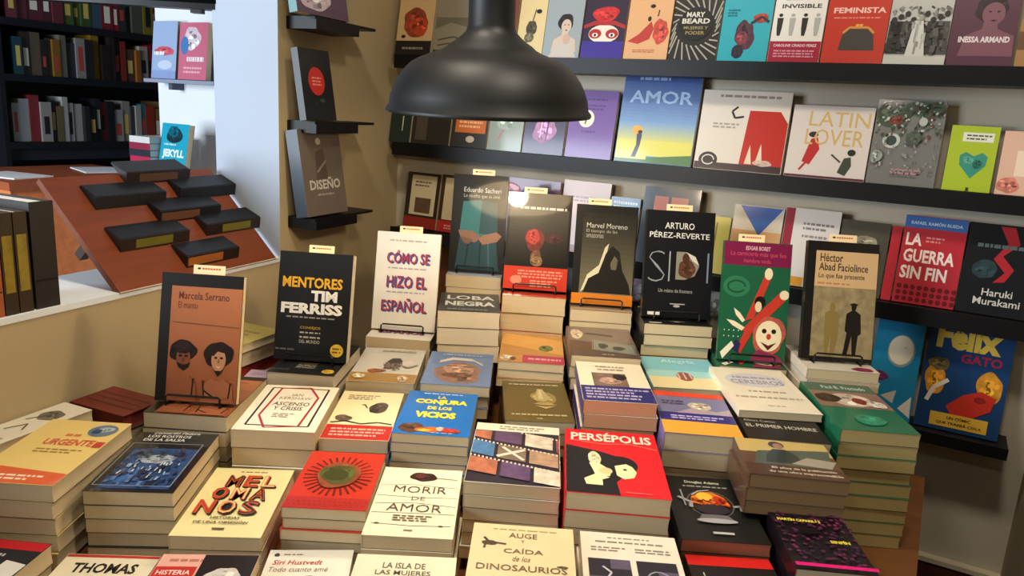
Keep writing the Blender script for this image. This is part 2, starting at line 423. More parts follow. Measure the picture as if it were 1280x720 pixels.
# ================================================================== PENDANT LAMP
lc = CAM + ray(611, 142) * 1.36
lamp = empty('pendant_lamp', Matrix.Translation(lc) @ Matrix.Rotation(radians(-0.9), 4, F0) @ Matrix.Rotation(radians(3.4), 4, R0))
tag(lamp, 'black metal dome pendant lamp hanging above the book table', 'lamp')
k = 0.183 / 128
prof = [(127, 0), (128, 2), (127, 5), (124, 8), (122, 20), (117, 33), (112, 42), (105, 51), (97, 59), (86, 65), (73, 70), (62, 74), (56, 77), (50, 82), (45, 85), (37, 91), (31, 97), (28.5, 104), (28, 150), (28, 190), (24, 196), (10, 199), (8, 214), (3, 216)]
M_shade = mat('060607', 0.5, 'metal')
M_shade.node_tree.nodes['Principled BSDF'].inputs['Specular IOR Level'].default_value = 0.55
MB().lathe([(r * k, z * k) for r, z in prof], M_shade, 72).obj('shade', lamp, smooth=True)
MB().lathe([(r * k, z * k) for r, z in [(126.5, 0.5), (123, 7), (120.5, 19), (115, 32), (110, 40), (103, 49), (95, 56), (84, 62), (60, 69), (30, 72), (0.1, 72)]], mat('e9e2d2', 0.5, 'metal'), 72).obj('shade_lining', lamp, smooth=True)
MB().tube([(0, 0, 214 * k), (0, 0, CEIL - lc.z - 0.0)], 0.004, M_black, 8).obj('cord', lamp)
MB().lathe([(0.001, CEIL - lc.z - 0.05), (0.03, CEIL - lc.z - 0.045), (0.05, CEIL - lc.z - 0.01), (0.05, CEIL - lc.z)], M_black, 24).obj('ceiling_rose', lamp, smooth=True)
bl = MB().lathe([(0.001, 0.012)] + [(0.03 * sin(a), 0.042 - 0.03 * cos(a)) for a in [pi * j / 8 for j in range(1, 7)]] + [(0.014, 0.075), (0.014, 0.105)], emit('ffe2b0', 14), 24).obj('bulb', lamp, smooth=True)
l = bpy.data.lights.new('bulb_light', 'POINT'); l.energy = 6.6; l.color = (1, 0.82, 0.58); l.shadow_soft_size = 0.032
lo = bpy.data.objects.new('bulb_light', l); COL.objects.link(lo); lo.parent = lamp; lo.location = (0, 0, 0.0)

# ================================================================== BOOKS LYING IN STACKS ON THE TABLE
K, WH, CR = '17161a', 'e9e4da', 'ecd9a4'
def film_art():
    a = [('r', '2a2430', 0, 0, 1, 0.86), ('l', '8a8070', 0.28, 0.89, 0.82, 0.97, 2)]
    cols = ['b06a50', '5a4468', 'c9c2b0', '8b4a48', '4a78a8', '7a6a58', 'a88a70', '34324a']
    k = 0
    for row, v in enumerate((0.62, 0.34, 0.06)):
        for j in range(4):
            u = -0.12 + j * 0.36 + row * 0.06; dv = -0.16 * (u)
            q = [(u, v + 0.10 + dv), (u + 0.32, v + 0.05 + dv), (u + 0.32, v + 0.27 + dv), (u, v + 0.32 + dv)]
            q = [(x, min(0.85, y)) for x, y in q]
            a.append(('pp', cols[k % 8], q)); k += 1
            if row == 1 and j == 1: a += [('s', 'd8cfc4', [(u, v + .12 + dv), (u + .3, v + .25 + dv)], .008), ('s', 'd8cfc4', [(u + .05, v + .28 + dv), (u + .3, v + .08 + dv)], .006)]
        for j in range(22):
            u = j / 22; vv = v + 0.33 - 0.16 * u - 0.05 * u
            if vv < 0.84: a.append(('p', 'd9cdbb', [(u, vv), (u + 0.022, vv - .004), (u + 0.022, vv + 0.022), (u, vv + 0.026)]))
    return a
def sunburst():
    a = [('r', 'c83626', 0, 0, 1, 1), ('r', 'b02d28', 0, 0, 1, 0.18)]
    for k in range(30):
        t = 2 * pi * k / 30; r0, r1 = 0.26, 0.44
        a.append(('s', '6b2318', [(0.5 + r0 * cos(t), 0.55 + r0 * 0.8 * sin(t)), (0.5 + r1 * cos(t), 0.55 + r1 * 0.8 * sin(t))], 0.0035))
    for k in range(16): a.append(('e', '6b2318', 0.04 + k * 0.062, 0.10, 0.008, 0.006)); a.append(('e', '6b2318', 0.07 + k * 0.062, 0.05, 0.008, 0.006))
    return a + [('b', '8a4a2c', 0.5, 0.55, 0.27, 0.23, 1), ('b', '55532c', 0.49, 0.55, 0.22, 0.17, 1), ('e', '41451f', 0.47, 0.54, 0.16, 0.10), ('e', '5d6a35', 0.66, 0.58, 0.04, 0.08)]
def melo_art():
    a = [('l', '6a5a3a', .34, .925, .68, .95, 1)]
    rows = [('MEL', .24, .70, .90, .88), ('OMA', .16, .50, .86, .68), ('NOS', .08, .29, .84, .48)]
    for s, u0, v0, u1, v1 in rows:
        n = len(s); wd = (u1 - u0) / n
        for j, ch in enumerate(s):
            x = u0 + j * wd; x1 = x + wd * .80
            for d in (.03, .02, .01): a.append(('t', '27231f', ch, x + d, v0 - d * .8, x1 + d, v1 - d * .8, .02))
            a.append(('t', 'cf5a34', ch, x + .004, v0, x1 + .004, v1, .03))
            a.append(('t', ['e2d390', '27231f', 'b83a2c'][(j + len(s) + int(v0 * 10)) % 3], ch, x + .012, v0 + .008, x1 - .004, v1 - .008, -.012))
            if ch == 'O': a.append(('e', '1e2b2a', x + wd * .42, (v0 + v1) / 2, wd * .2, .042))
    return a + [('t', '4a4238', 'HISTORIAS', .33, .215, .66, .25, .02), ('t', '4a4238', 'DE UNA OBSESIÓN', .17, .155, .78, .195, .02), ('r', '6a5a3a', .42, .08, .56, .10)]
def dots_art():
    rr = random.Random(3); a = []
    for k in range(150):
        u, v = rr.random(), rr.uniform(.06, 1); t = rr.uniform(0, pi)
        a.append(('s', rr.choice(['5a2448', '742a50', '4a2040', '352036']), [(u, v), (u + .05 * cos(t), v + .035 * sin(t))], .005))
    a += [('e', '100c10', .42, .62, .12, .05), ('r', 'e0147a', 0, 0, 1, .055),
          ('t', 'e8d848', 'MARTÍN CAPARRÓS', .05, .78, .62, .84, .04), ('t', 'e8d848', 'SINFÍN', .60, .42, .85, .48, .04)]
    return a
def scatter(seed, u0, v0, u1, v1, n, cols, ln=.05, wd=.003, up=.8):
    """many short strokes of print, for busy photographs and drawings"""
    rr = random.Random(seed); a = []
    for k in range(n):
        u, v = rr.uniform(u0, u1), rr.uniform(v0, v1); th = rr.gauss(pi / 2, 1 - up); l_ = rr.uniform(.3, 1) * ln
        u2, v2 = min(u1, max(u0, u + l_ * cos(th))), min(v1, max(v0, v + l_ * sin(th)))
        a.append(('s', rr.choice(cols), [(u, v), (u2, v2)], wd * rr.uniform(.5, 1.4)))
    return a
ARTS = dict(
 pez=dict(c='e6c878', kind='gloss', art=[('p', 'd9572e', [(0, 0), (1, 0), (1, .16), (0, .24)]), ('l', 'f0e0c0', .1, .04, .8, .13, 2), ('l', 'd06a3c', .42, .70, .60, .78, 1), ('t', 'd0503a', 'URGENTE', .28, .57, .86, .67, .03), ('l', 'a07840', .3, .44, .85, .52, 2), ('e', '56708a', .78, .84, .17, .105), ('b', '9aa8b0', .80, .86, .09, .05), ('b', '2a4868', .72, .82, .06, .04), ('r', 'c03028', .88, .56, .985, .65)]),
 salsa=dict(c='191a1e', kind='gloss', art=[('ph', '2c4a78', .12, .05, .92, .70), ('b', '9aa4b0', .5, .52, .2, .08), ('b', '3a64a0', .3, .25, .14, .12, 1), *scatter(5, .13, .06, .91, .42, 70, ['16243c', '3a5c90', '1c3050', '5a7aa8', '22304a'], .09, .006), *scatter(6, .2, .1, .85, .5, 26, ['c8d4e0', '9ab0cc', 'e0e4e8'], .06, .0022), *scatter(8, .13, .46, .91, .69, 40, ['1a2230', '28364c', '3c4c66'], .06, .006, .3), ('s', '8a94a0', [(.08, .04), (.94, .04), (.94, .73), (.08, .73), (.08, .04)], .0015), ('t', 'd8d8d0', 'Leonardo Padura', .22, .905, .80, .95, .01, .3), ('t', 'e0e0d8', 'LOS ROSTROS', .18, .84, .72, .885, .02), ('t', 'e0e0d8', 'DE LA SALSA', .16, .775, .68, .82, .02)]),
 melo=dict(c='e6dba2', art=melo_art()),
 asc=dict(c='efe6d0', art=[('s', '2a2428', [(.12, .10), (.88, .10), (.88, .93), (.12, .93), (.12, .10)], .004), ('s', 'b02a3a', [(.20, .30), (.36, .06), (.76, .10), (.80, .72), (.62, .96), (.24, .92), (.20, .30)], .0045), ('t', '8a7a70', 'IAN', .44, .74, .58, .80), ('t', '8a7a70', 'KERSHAW', .30, .66, .72, .72), ('t', '5a4a4a', 'ASCENSO', .27, .52, .74, .60, .01), ('t', '5a4a4a', 'Y CRISIS', .31, .42, .68, .50, .01), ('l', '9a8a80', .36, .26, .62, .36, 3)]),
 quij=dict(c='efe0b0', art=[('r', 'c02c28', 0, 0, 1, .27), ('l', 'e8b0a0', .10, .05, .9, .22, 3), ('l', '8a7a60', .12, .80, .65, .92, 3), ('b', '5a4a40', .68, .64, .14, .12), ('b', '3a302a', .62, .58, .07, .05), ('s', '5a4a40', [(.5, .62), (.44, .7), (.40, .68)], .003), ('b', '6a5a4c', .2, .40, .13, .06), ('s', '3a302a', [(.04, .30), (.25, .34), (.5, .29), (.75, .33), (.97, .30)], .004)]),
 kiwi=dict(c='c83626', art=sunburst()),
 morir=dict(c='eee3c6', art=[('s', '4a4236', [(.02, .70), (.4, .73), (.98, .70)], .0012), ('s', '4a4236', [(.02, .55), (.5, .535), (.98, .55)], .0012), ('s', '4a4236', [(.02, .43), (.5, .455), (.98, .42)], .0012), ('s', '4a4236', [(.02, .30), (.5, .31), (.98, .31)], .0012), ('s', '4a4236', [(.06, .155), (.5, .14), (.95, .155)], .0012), ('e', '5a4a3a', .12, .155, .03, .012), ('e', '5a4a3a', .84, .15, .03, .012), ('b', '3a2420', .52, .86, .16, .075), ('e', '6a3030', .48, .87, .06, .04), ('s', '3a2a24', [(.66, .85), (.95, .83)], .0015), ('t', '4a423a', 'MORIR', .20, .60, .84, .70, -.01), ('t', '4a423a', 'DE', .44, .49, .60, .54, -.01), ('t', '4a423a', 'AMOR', .18, .325, .82, .43, -.01), ('l', '6a5c48', .28, .19, .74, .28, 3), ('r', '8a7a60', .44, .07, .54, .085)]),
 dog=dict(c='cbc6bc', art=[('r', 'a07a3c', 0, 0, 1, .24), ('b', '8a5030', .36, .30, .14, .06), ('b', '6a5a4c', .58, .50, .14, .15), ('p', '2e2a28', [(.46, .58), (.52, .68), (.64, .69), (.70, .60), (.66, .54), (.5, .53)]), ('p', 'd8d0c4', [(.70, .58), (.80, .64), (.88, .58), (.80, .46), (.68, .38)]), *scatter(9, .42, .30, .72, .55, 24, ['4a4038', '8a7868', '3a322c'], .05, .003), ('s', '7a7468', [(.68, .48), (.82, .40), (.95, .50)], .006), ('b', 'c8b090', .8, .10, .08, .08), ('b', 'd8c8a8', .15, .12, .1, .06), ('l', 'aaa498', .3, .86, .85, .93, 1)]),
 conj=dict(c='1a6cc0', art=[('l', 'd8e4f0', .22, .93, .78, .965, 1), ('t', 'f0e030', 'LA', .44, .82, .56, .89, .05), ('t', 'f0e030', 'CONJURA', .14, .66, .88, .80, .06), ('t', 'f0e030', 'DE LOS', .34, .55, .68, .63, .05), ('t', 'f0e030', 'VICIOS', .20, .36, .76, .50, .06), ('b', '5a3a2a', .22, .13, .16, .10), ('b', 'c8622c', .45, .10, .16, .06), ('b', 'e0b040', .40, .08, .08, .03), ('b', 'b83a34', .72, .10, .14, .05), ('b', 'd0c0a8', .6, .12, .05, .04), ('l', 'a0c0e0', .5, .02, .8, .05, 1)]),
 face=dict(c='5a78a8', kind='wrapped', art=[('b', '8a6454', .5, .36, .34, .32, 1), ('b', 'b08a74', .5, .44, .24, .16), ('p', 'c4c0b8', [(.18, .62), (.38, .74), (.72, .72), (.86, .58), (.84, .66), (.66, .80), (.36, .82), (.18, .70)]), ('s', '4a3028', [(.3, .54), (.46, .55)], .006), ('s', '4a3028', [(.56, .54), (.70, .53)], .006), ('b', '6a4438', .5, .28, .2, .08), ('l', 'a8b8d0', .2, .87, .82, .93, 1)]),
 nose=dict(c='5e5128', art=[('b', '8a7a48', .62, .58, .2, .15), ('p', 'a89a6a', [(.46, .52), (.54, .80), (.62, .80), (.72, .54), (.6, .47)]), ('p', 'c0b284', [(.53, .54), (.56, .78), (.59, .78), (.61, .54)]), ('p', 'a08c58', [(.44, .41), (.54, .46), (.6, .445), (.66, .46), (.80, .40), (.62, .375)]), ('p', 'b49e68', [(.46, .38), (.62, .355), (.78, .38), (.62, .30)]), ('s', '3a3018', [(.45, .395), (.62, .375), (.78, .39)], .002), ('l', 'd0c8a8', .1, .89, .9, .93, 1), ('l', 'b8ae88', .1, .12, .9, .18, 1), ('r', 'd0c8a8', .46, .06, .54, .075)]),
 film=dict(c='e6dfcc', art=film_art()),
 pers=dict(c='e01822', art=[('p', K, [(0, 0), (.52, 0), (.50, .18), (.60, .30), (.62, .46), (.52, .58), (.36, .64), (0, .72)]), ('e', K, .56, .44, .18, .14), ('p', 'efe2b0', [(.50, .42), (.62, .46), (.68, .42), (.715, .34), (.68, .26), (.58, .23), (.51, .28)]), ('e', K, .60, .37, .02, .014), ('b', 'efe2b0', .30, .52, .07, .10), ('p', 'efe2b0', [(.24, .44), (.34, .44), (.46, .34), (.44, .26), (.30, .24), (.28, .32)]), ('p', 'efe2b0', [(.18, .20), (.20, .12), (.36, .12), (.36, .20), (.44, .24), (.30, .28)]), ('e', 'd6c796', .40, .33, .07, .05), ('t', 'f0dccc', 'PERSÉPOLIS', .06, .80, .94, .965, .03), ('s', 'f0a090', [(.05, .80), (.4, .76), (.7, .79), (.98, .72)], .0015), ('r', 'f07070', .56, .04, .82, .05)]),
 dino=dict(c='e2cda0', art=[('l', 'a08a64', .2, .93, .85, .955, 1), ('t', '6a5640', 'AUGE', .36, .85, .64, .905, .01), ('t', '6a5640', 'Y', .48, .80, .52, .83), ('t', '6a5640', 'CAÍDA', .32, .68, .70, .74, .01), ('t', '6a5640', 'de los', .41, .60, .58, .65, 0, .3), ('t', '6a5640', 'DINOSAURIOS', .08, .50, .92, .56, .01), ('b', '4a3a2c', .18, .78, .08, .025), ('s', '4a3a2c', [(.12, .84), (.17, .79), (.34, .775)], .004), ('s', '4a3a2c', [(.13, .72), (.14, .76)], .003), ('b', '5a4a38', .88, .57, .05, .012), ('b', '4a3a2c', .6, .3, .16, .05)]),
 two=dict(c='e4dccb', art=[('l', '8a8078', .28, .93, .72, .955, 1), ('l', '8a8078', .15, .875, .85, .91, 1), ('l', '8a8078', .1, .78, .45, .84, 2), ('l', '8a8078', .55, .78, .92, .84, 2), ('r', '5a5068', .06, .1, .48, .70), ('r', '28242e', .06, .52, .28, .70), ('r', '28242e', .28, .34, .48, .60), ('s', 'c8c0d0', [(.2, .62), (.28, .56), (.22, .48), (.3, .42)], .003), ('r', '28242e', .54, .1, .94, .70), ('r', '5a5068', .74, .3, .94, .60), ('s', '98a0a8', ellp(.74, .48, .13, .12, 14) + [(.87, .48)], .0025)]),
 white=dict(c='e9dfc8', spine='453a78', art=[('r', '2c2a6e', 0, 0, 1, .36), ('l', 'b0a8d0', .06, .05, .95, .32, 4), ('ph', '7a6058', .2, .36, .70, .70), ('b', 'b09080', .45, .50, .16, .09), ('b', '2a2428', .6, .6, .1, .08), ('l', '9a9080', .28, .84, .72, .90, 1), ('l', '9a9080', .3, .76, .70, .82, 1)], pages='d9a078'),
 trk=dict(c='5a4a40', kind='wrapped', art=[('p', '7a685c', [(0, .5), (1, .35), (1, 1), (0, 1)]), ('b', 'd8c0a0', .14, .72, .10, .16), ('s', '3a2c28', [(.28, .76), (.7, .70)], .012), ('p', '8a9084', [(.32, .20), (.95, .10), (.97, .42), (.36, .54)]), ('s', '3a4038', [(.34, .22), (.94, .13), (.95, .40), (.37, .51), (.34, .22)], .0015), ('b', '4a5048', .5, .34, .08, .08), ('b', '4a5048', .72, .28, .1, .06), ('l', 'c0b4a4', .45, .03, .62, .08, 1)]),
 wood=dict(c='b98446', art=[('p', 'd09a50', [(0, .6), (1, .3), (1, .8), (0, 1)]), ('r', 'a83050', .36, .0, 1, .24), ('l', 'd8a0a8', .45, .08, .95, .18, 1), ('b', '6a7038', .72, .50, .12, .10), ('b', 'c8c0b0', .12, .12, .1, .08), ('b', '5a4a40', .22, .10, .05, .05)]),
 loba=dict(c='3a3b3c', kind='photo', art=[('t', 'd8d8d4', 'LOBA', .12, .62, .92, .84, .02), ('t', 'd8d8d4', 'NEGRA', .10, .28, .92, .52, .04), ('l', '888888', .15, .06, .8, .16, 1)], pages='dccdb0'),
 blue=dict(c='7cc0d0', art=[('r', 'e8d8a8', 0, 0, 1, .34), ('r', '9ad0d4', 0, .34, 1, .55), ('t', 'c8e8f0', 'Alegría', .28, .78, .76, .92, .01), ('e', '8a4a48', .5, .37, .11, .14), ('s', 'e0b8a8', [(.42, .3), (.42, .45)], .004), ('s', 'e0b8a8', [(.5, .28), (.5, .49)], .004), ('s', 'e0b8a8', [(.58, .3), (.58, .45)], .004)]),
 purp=dict(c='7a78a0', spine='7a70b0', art=[('r', 'e84a30', 0, .88, 1, 1), ('p', 'a89aa8', [(.2, .45), (.5, .62), (.8, .55), (1, .62), (1, .45)]), ('b', 'c8b8a8', .6, .66, .16, .09), ('l', '4a4460', .08, .66, .4, .78, 2), ('r', '33287c', 0, .28, 1, .47), ('l', 'c0b8e0', .15, .32, .85, .42, 2), ('r', 'e0a43c', 0, 0, 1, .28)]),
 adams=dict(c='1c1c1c', spine='2a2a2c', art=[('t', 'c8c8c0', 'Douglas Adams', .28, .87, .72, .925, .02), ('l', '9a9a94', .24, .81, .80, .85, 1), ('e', '5a5a60', .5, .55, .285, .215), ('e', '2a1814', .5, .55, .27, .20), ('p', 'd87a20', [(.26, .56), (.30, .66), (.42, .74), (.58, .74), (.70, .66), (.74, .54), (.5, .50)]), ('e', 'f0c040', .46, .66, .10, .07), ('e', 'c03018', .62, .60, .08, .08), *scatter(12, .28, .50, .74, .62, 50, ['c83a18', '8a2010', 'e07a28', '5a1a10'], .03, .005, .2), ('s', 'c8c8d0', [(.3, .66), (.4, .73), (.54, .755)], .002), ('e', '2a2830', .5, .44, .20, .08), ('p', '6a6a72', [(.34, .36), (.64, .36), (.72, .26), (.26, .26)]), ('e', 'a8a8b0', .49, .27, .24, .035), ('s', '9a9aa2', [(.12, .62), (.26, .54), (.24, .46)], .006), ('s', '9a9aa2', [(.76, .50), (.86, .52), (.84, .44)], .006), ('s', '8a8a92', [(.18, .48), (.18, .74)], .003), ('r', 'b8b8b8', .38, .08, .62, .11)], pages='a8684c'),
 lit=dict(c='e3dbc6', art=[('e', 'ccccd2', .5, .70, .40, .17), ('l', '9a9cb0', .22, .72, .80, .80, 1), ('t', '9a9cb0', 'CEREBROS', .16, .60, .86, .70, .02), ('l', 'a8a090', .3, .40, .78, .46, 1), ('l', 'b0a898', .08, .26, .92, .33, 1), ('l', 'b0a898', .4, .1, .62, .14, 1)]),
 camus=dict(c='1d1b1a', art=[('t', 'b0a898', 'Albert Camus', .06, .36, .46, .41), ('t', 'c8c0b0', 'EL PRIMER HOMBRE', .06, .24, .94, .31, .01), ('b', '3a3630', .5, .7, .3, .16, 1)]),
 brown=dict(c='5a4232', kind='wrapped', art=[('r', 'c0a868', 0, .62, 1, 1), ('p', '4a5850', [(.1, .30), (.9, .30), (1, .8), (.6, .74), (.2, .66)]), ('p', '2c3434', [(.24, .36), (.28, .58), (.38, .74), (.52, .74), (.60, .60), (.64, .36)]), ('e', '2a1e1a', .44, .86, .085, .10), ('e', '96705a', .455, .83, .055, .08), ('p', '9a9488', [(.5, .36), (.9, .30), (1, .5), (.7, .56)]), ('r', '4a3428', 0, 0, 1, .30), ('t', 'd8ccb8', '80 años de la publicación', .26, .18, .92, .25, .01), ('t', 'd8ccb8', 'de una obra imprescindible', .22, .08, .96, .15, .01)], pages='8a6c4a'),
 sinf=dict(c='171018', art=dots_art()),
 green=dict(c='1c6a4e', kind='wrapped', pages='b9a46c', art=[('r', '2a5848', 0, .80, 1, 1), ('t', 'd0e0d4', 'Paul B. Preciado', .25, .86, .88, .93, .01), ('r', '8a6a5a', 0, .45, 1, .80), ('b', 'c8b8a8', .5, .62, .3, .14), ('b', '7a2a24', .62, .60, .1, .07), ('b', '3a2a24', .2, .64, .16, .1), ('b', 'd8d0c4', .82, .54, .12, .07), ('b', '2e8468', .5, .2, .2, .1)]),
 thomas=dict(c='e6dcc0', art=[('r', 'c03a30', 0, .965, 1, 1), ('t', '2a2622', 'THOMAS', .16, .79, .84, .90, .03), ('t', '2a2622', 'BUSTOS', .10, .62, .84, .74, .03)]),
 hist=dict(c='e0a898', art=[('l', 'b07868', .1, .9, .5, .96, 1), ('r', 'c03028', .0, .74, .42, .86), ('t', 'f0d8d0', 'HISTERIA', .04, .77, .38, .82, .02), ('r', '1e1a1c', .44, 0, 1, 1), ('b', 'c4beb6', .72, .72, .18, .14), ('b', '8a8480', .72, .55, .22, .12)]),
 siri=dict(c='e6e0d2', art=[('b', '4a4440', .1, .93, .03, .025), ('l', '8a8480', .18, .92, .42, .95, 1), ('t', 'b03a34', 'Siri Hustvedt', .08, .80, .66, .86, .01, .2), ('t', '7a746c', 'Todo cuanto amé', .06, .71, .74, .77, 0, .2), ('e', '3a2c26', .55, .52, .2, .14), ('e', 'c09a80', .55, .44, .13, .12)]),
 isla=dict(c='e8dfc4', art=[('t', '5a5a48', 'LA ISLA DE', .28, .86, .70, .92, .01), ('t', '5a5a48', 'LAS MUJERES', .22, .78, .76, .84, .01), ('t', '5a5a48', 'DEL MAR', .30, .70, .66, .76, .01), ('l', '7a8078', .30, .60, .68, .66, 1)]),
 savi=dict(c='22242a', spine='b01c24', art=[('r', 'b82028', 0, .90, 1, 1), ('l', 'b8b8b8', .1, .8, .6, .86, 1), ('p', 'd8d4cc', [(.55, .1), (.95, .1), (1, .75), (.7, .78)]), ('l', '50545c', .6, .2, .9, .6, 6)]),
 last=dict(c='201c1c', art=[('r', 'd02420', 0, .88, 1, 1), ('t', 'b8b4ac', 'Las', .14, .66, .3, .80, .01), ('b', '9a8868', .74, .66, .12, .10)]),
)
LOW = {}
STK = [  # key, quad (tl,tr,br,bl), h, thickness, copies, label, label of the copies below, forced L
 ('pez', [(66.7, 523.6), (170, 530), None, None], .587, .0285, 5, 'yellow paperback with an orange band and a round blue picture, topmost of its stack', 'yellow paperback with cream page edges', .235),
 ('salsa', [(177, 540), (283, 541), (216.6, 616), (96.8, 613.7)], .614, .0242, 5, 'glossy dark blue paperback with white title and night picture, topmost of its stack', 'dark blue paperback with cream page edges', None),
 ('melo', [(284, 580), (382.6, 580), (326, 671), (208.4, 671)], .663, .024, 3, 'pale yellow paperback with big red and black shadowed letters, topmost of its stack', 'pale yellow paperback', .235),
 ('asc', [(340.5, 479), (428, 483), (396, 542), (283.6, 539)], .59, .036, 4, 'thick white paperback with black square and red octagon outlines, topmost of its stack', 'thick white paperback with cream page edges', .238),
 ('quij', [(437.8, 489), (511, 492), (488, 550), (395, 549)], .604, .0262, 5, 'cream paperback with a sketched animal and red lower band, topmost of its stack', 'cream paperback with red band', None),
 ('kiwi', [(395, 564), (490, 567.5), (453.8, 646), (347.5, 642.5)], .622, .0188, 6, 'red paperback with a mossy green centre ringed by dark rays, topmost of its stack', 'red paperback with cream page edges', .222),
 ('morir', [(487.5, 584), (582.5, 589), (567.5, 672.5), (448.8, 670)], .622, .0226, 5, 'cream paperback with a dark flower and thin lines across its title, topmost of its stack', 'cream paperback with thin lined cover', None),
 ('dog', [(457.5, 435), (539.5, 437.5), (516, 480), (430, 475)], .588, .024, 3, 'grey white paperback with a dark animal head and ochre foot, topmost of its stack', 'grey white paperback with ochre foot', None),
 ('conj', [(518.8, 480), (603.8, 483.8), (585, 547.5), (490, 540)], .582, .0191, 6, 'bright blue paperback with bold yellow title, topmost of its stack', 'bright blue paperback with cream page edges', .222),
 ('face', [(545, 434), (625, 437), (610, 485), (527, 480)], .567, .024, 3, 'grey blue paperback with a big brown face wearing a cap, topmost of its stack', 'grey blue paperback', .225),
 ('nose', [(627.5, 474), (712.5, 477.5), None, None], .58, .024, 3, 'olive brown paperback with a golden nose and lips, topmost of its stack', 'olive brown paperback', .232),
 ('film', [(596, 527), (700.5, 534), (699, 611), (581.4, 601)], .576, .0227, 6, 'white paperback covered in diagonal strips of film frames, topmost of its stack', 'white paperback with film frame cover', .238),
 ('pers', [(713.8, 536), (823, 543.4), (840.7, 623.9), (706.8, 615.6)], .558, .0295, 6, 'bright red and black comic paperback with a cream figure, topmost of its stack', 'thick red paperback', .24),
 ('dino', [(593, 653), (716, 662), None, None], .59, .0242, 6, 'tan paperback with spaced brown title and small dinosaur sketches', 'tan paperback', .23),
 ('two', [(725, 663.5), (842.7, 672.7), None, None], .602, .0266, 5, 'white paperback with two purple and black square portraits', 'white paperback with purple squares', .23),
 ('white', [(722.5, 450), (810, 453.8), (822, 504), (724, 501)], .513, .027, 5, 'white paperback with a photo and a dark blue band, topmost of its stack', 'white paperback with peach page edges', .235),
 ('trk', [(715, 406), (796, 409), (801, 449), (711, 446)], .502, .026, 3, 'glossy brown paperback with a grey number plate, topmost of its stack', 'glossy brown paperback', .238),
 ('wood', [(637.5, 415), (712.5, 419), (707, 457), (620, 454)], .54, .0195, 3, 'ochre paperback with a crimson strip at its foot, topmost of its stack', 'ochre paperback', .235),
 ('loba', [(557, 365), (634.6, 366.5), (627, 391), (548.5, 388)], .469, .042, 3, 'thick charcoal paperback with wide white letters, topmost of its stack', 'thick charcoal paperback with pale page edges', .185),
 ('blue', [(806, 444), (896, 447), (912, 489), (822, 487)], .532, .024, 3, 'turquoise paperback with a sandy foot and a red shell, topmost of its stack', 'turquoise paperback', .218),
 ('purp', [(823.5, 487), (917, 492), (935.7, 551), (832.8, 545)], .537, .0325, 5, 'thick lilac paperback with red, navy and yellow bands, topmost of its stack', 'thick lilac paperback', .232),
 ('adams', [(834, 592.6), (935, 598.6), (971.6, 680), (853.4, 677)], .61, .0205, 6, 'black paperback with a glowing orange glass bowl, topmost of its stack', 'black paperback with brown page edges', .212),
 ('sinf', [(962, 639.6), (1067, 645), (1094, 714), (981, 716)], .590, .024, 6, 'black paperback with purple pattern, yellow letters and a magenta foot, topmost of its stack', 'black and purple paperback', .165),
 ('brown', [(935.7, 550), (1040, 552.7), (1065, 604.5), (939.5, 598.6)], .532, .0225, 3, 'brown shrink-wrapped paperback with a seated figure, topmost of its stack', 'brown shrink-wrapped paperback', .16),
 ('green', [(1007.8, 475), (1099, 477), (1147.8, 542), (1041, 537)], .512, .02475, 9, 'glossy green paperback with a pale picture, topmost of the tallest stack', 'green paperback with yellowish page edges', .25),
 ('thomas', [(86.7, 692), (202, 695.6), None, None], .704, .0305, 1, 'cream paperback with bold black name and thin red top edge', '', .23),
 ('hist', [(205, 692.5), (327, 694), None, None], .668, .022, 3, 'pink paperback with a red label and a dark photograph', 'pink paperback', .225),
 ('siri', [(340, 679), (444, 679), None, None], .687, .0237, 2, 'off-white paperback with a red slanted author name', 'off-white paperback', .22),
 ('isla', [(447.5, 692), (571, 697.5), None, None], .628, .0212, 5, 'cream paperback with centred grey-green capital letters', 'cream paperback with grey-green letters', .23),
 ('savi', [(-25, 671), (65, 680), None, None], .67, .032, 2, 'black paperback with a white slanted panel and red spine', 'black paperback with red spine', .22),
 ('last', [(855, 692), (969, 699), None, None], .63, .026, 4, 'black paperback with a red band along its top', 'black paperback with red band', .225),
]
for key, q, h, T, n, lab, low, Lf in STK:
    a = ARTS[key]
    o, ang, W, L = fit_quad(q, h, None, None, Lf)
    ex = dict(blk=(.42, .97, .1, .96), hang=True) if key == 'brown' else {}
    stack(key, o, ang, W, L, T, HC - h, n, a['c'], a['art'], lab, low, spine=a.get('spine'), pages=a.get('pages', PAGE), kind=a.get('kind', 'print'), **ex)
# a wide white paperback resting on a dark one
a = ARTS['camus']
o, ang, W, L = fit_quad([(927, 518), (1030, 520), (1036, 552), (935, 550)], .534, None, None, .215)
stack('camus', o, ang, W, L, .024, HC - .534, 2, a['c'], a['art'], 'black paperback with white capitals, half covered by a wide white paperback', 'black paperback with plain cream page edges', blk=(.1, .9, .3, .96))
a = ARTS['lit']
o, ang, W, L = fit_quad([(904, 458.5), (999, 460), (1036, 517), (927.8, 514.4)], .518, None, None, .25)
stack('lit', o, ang, W, L, .0155, HC - .518, 1, a['c'], a['art'], 'wide white paperback with grey-blue oval lettering, resting on a black paperback', '', hang=True, blk=(.3, .7, .75, .98))

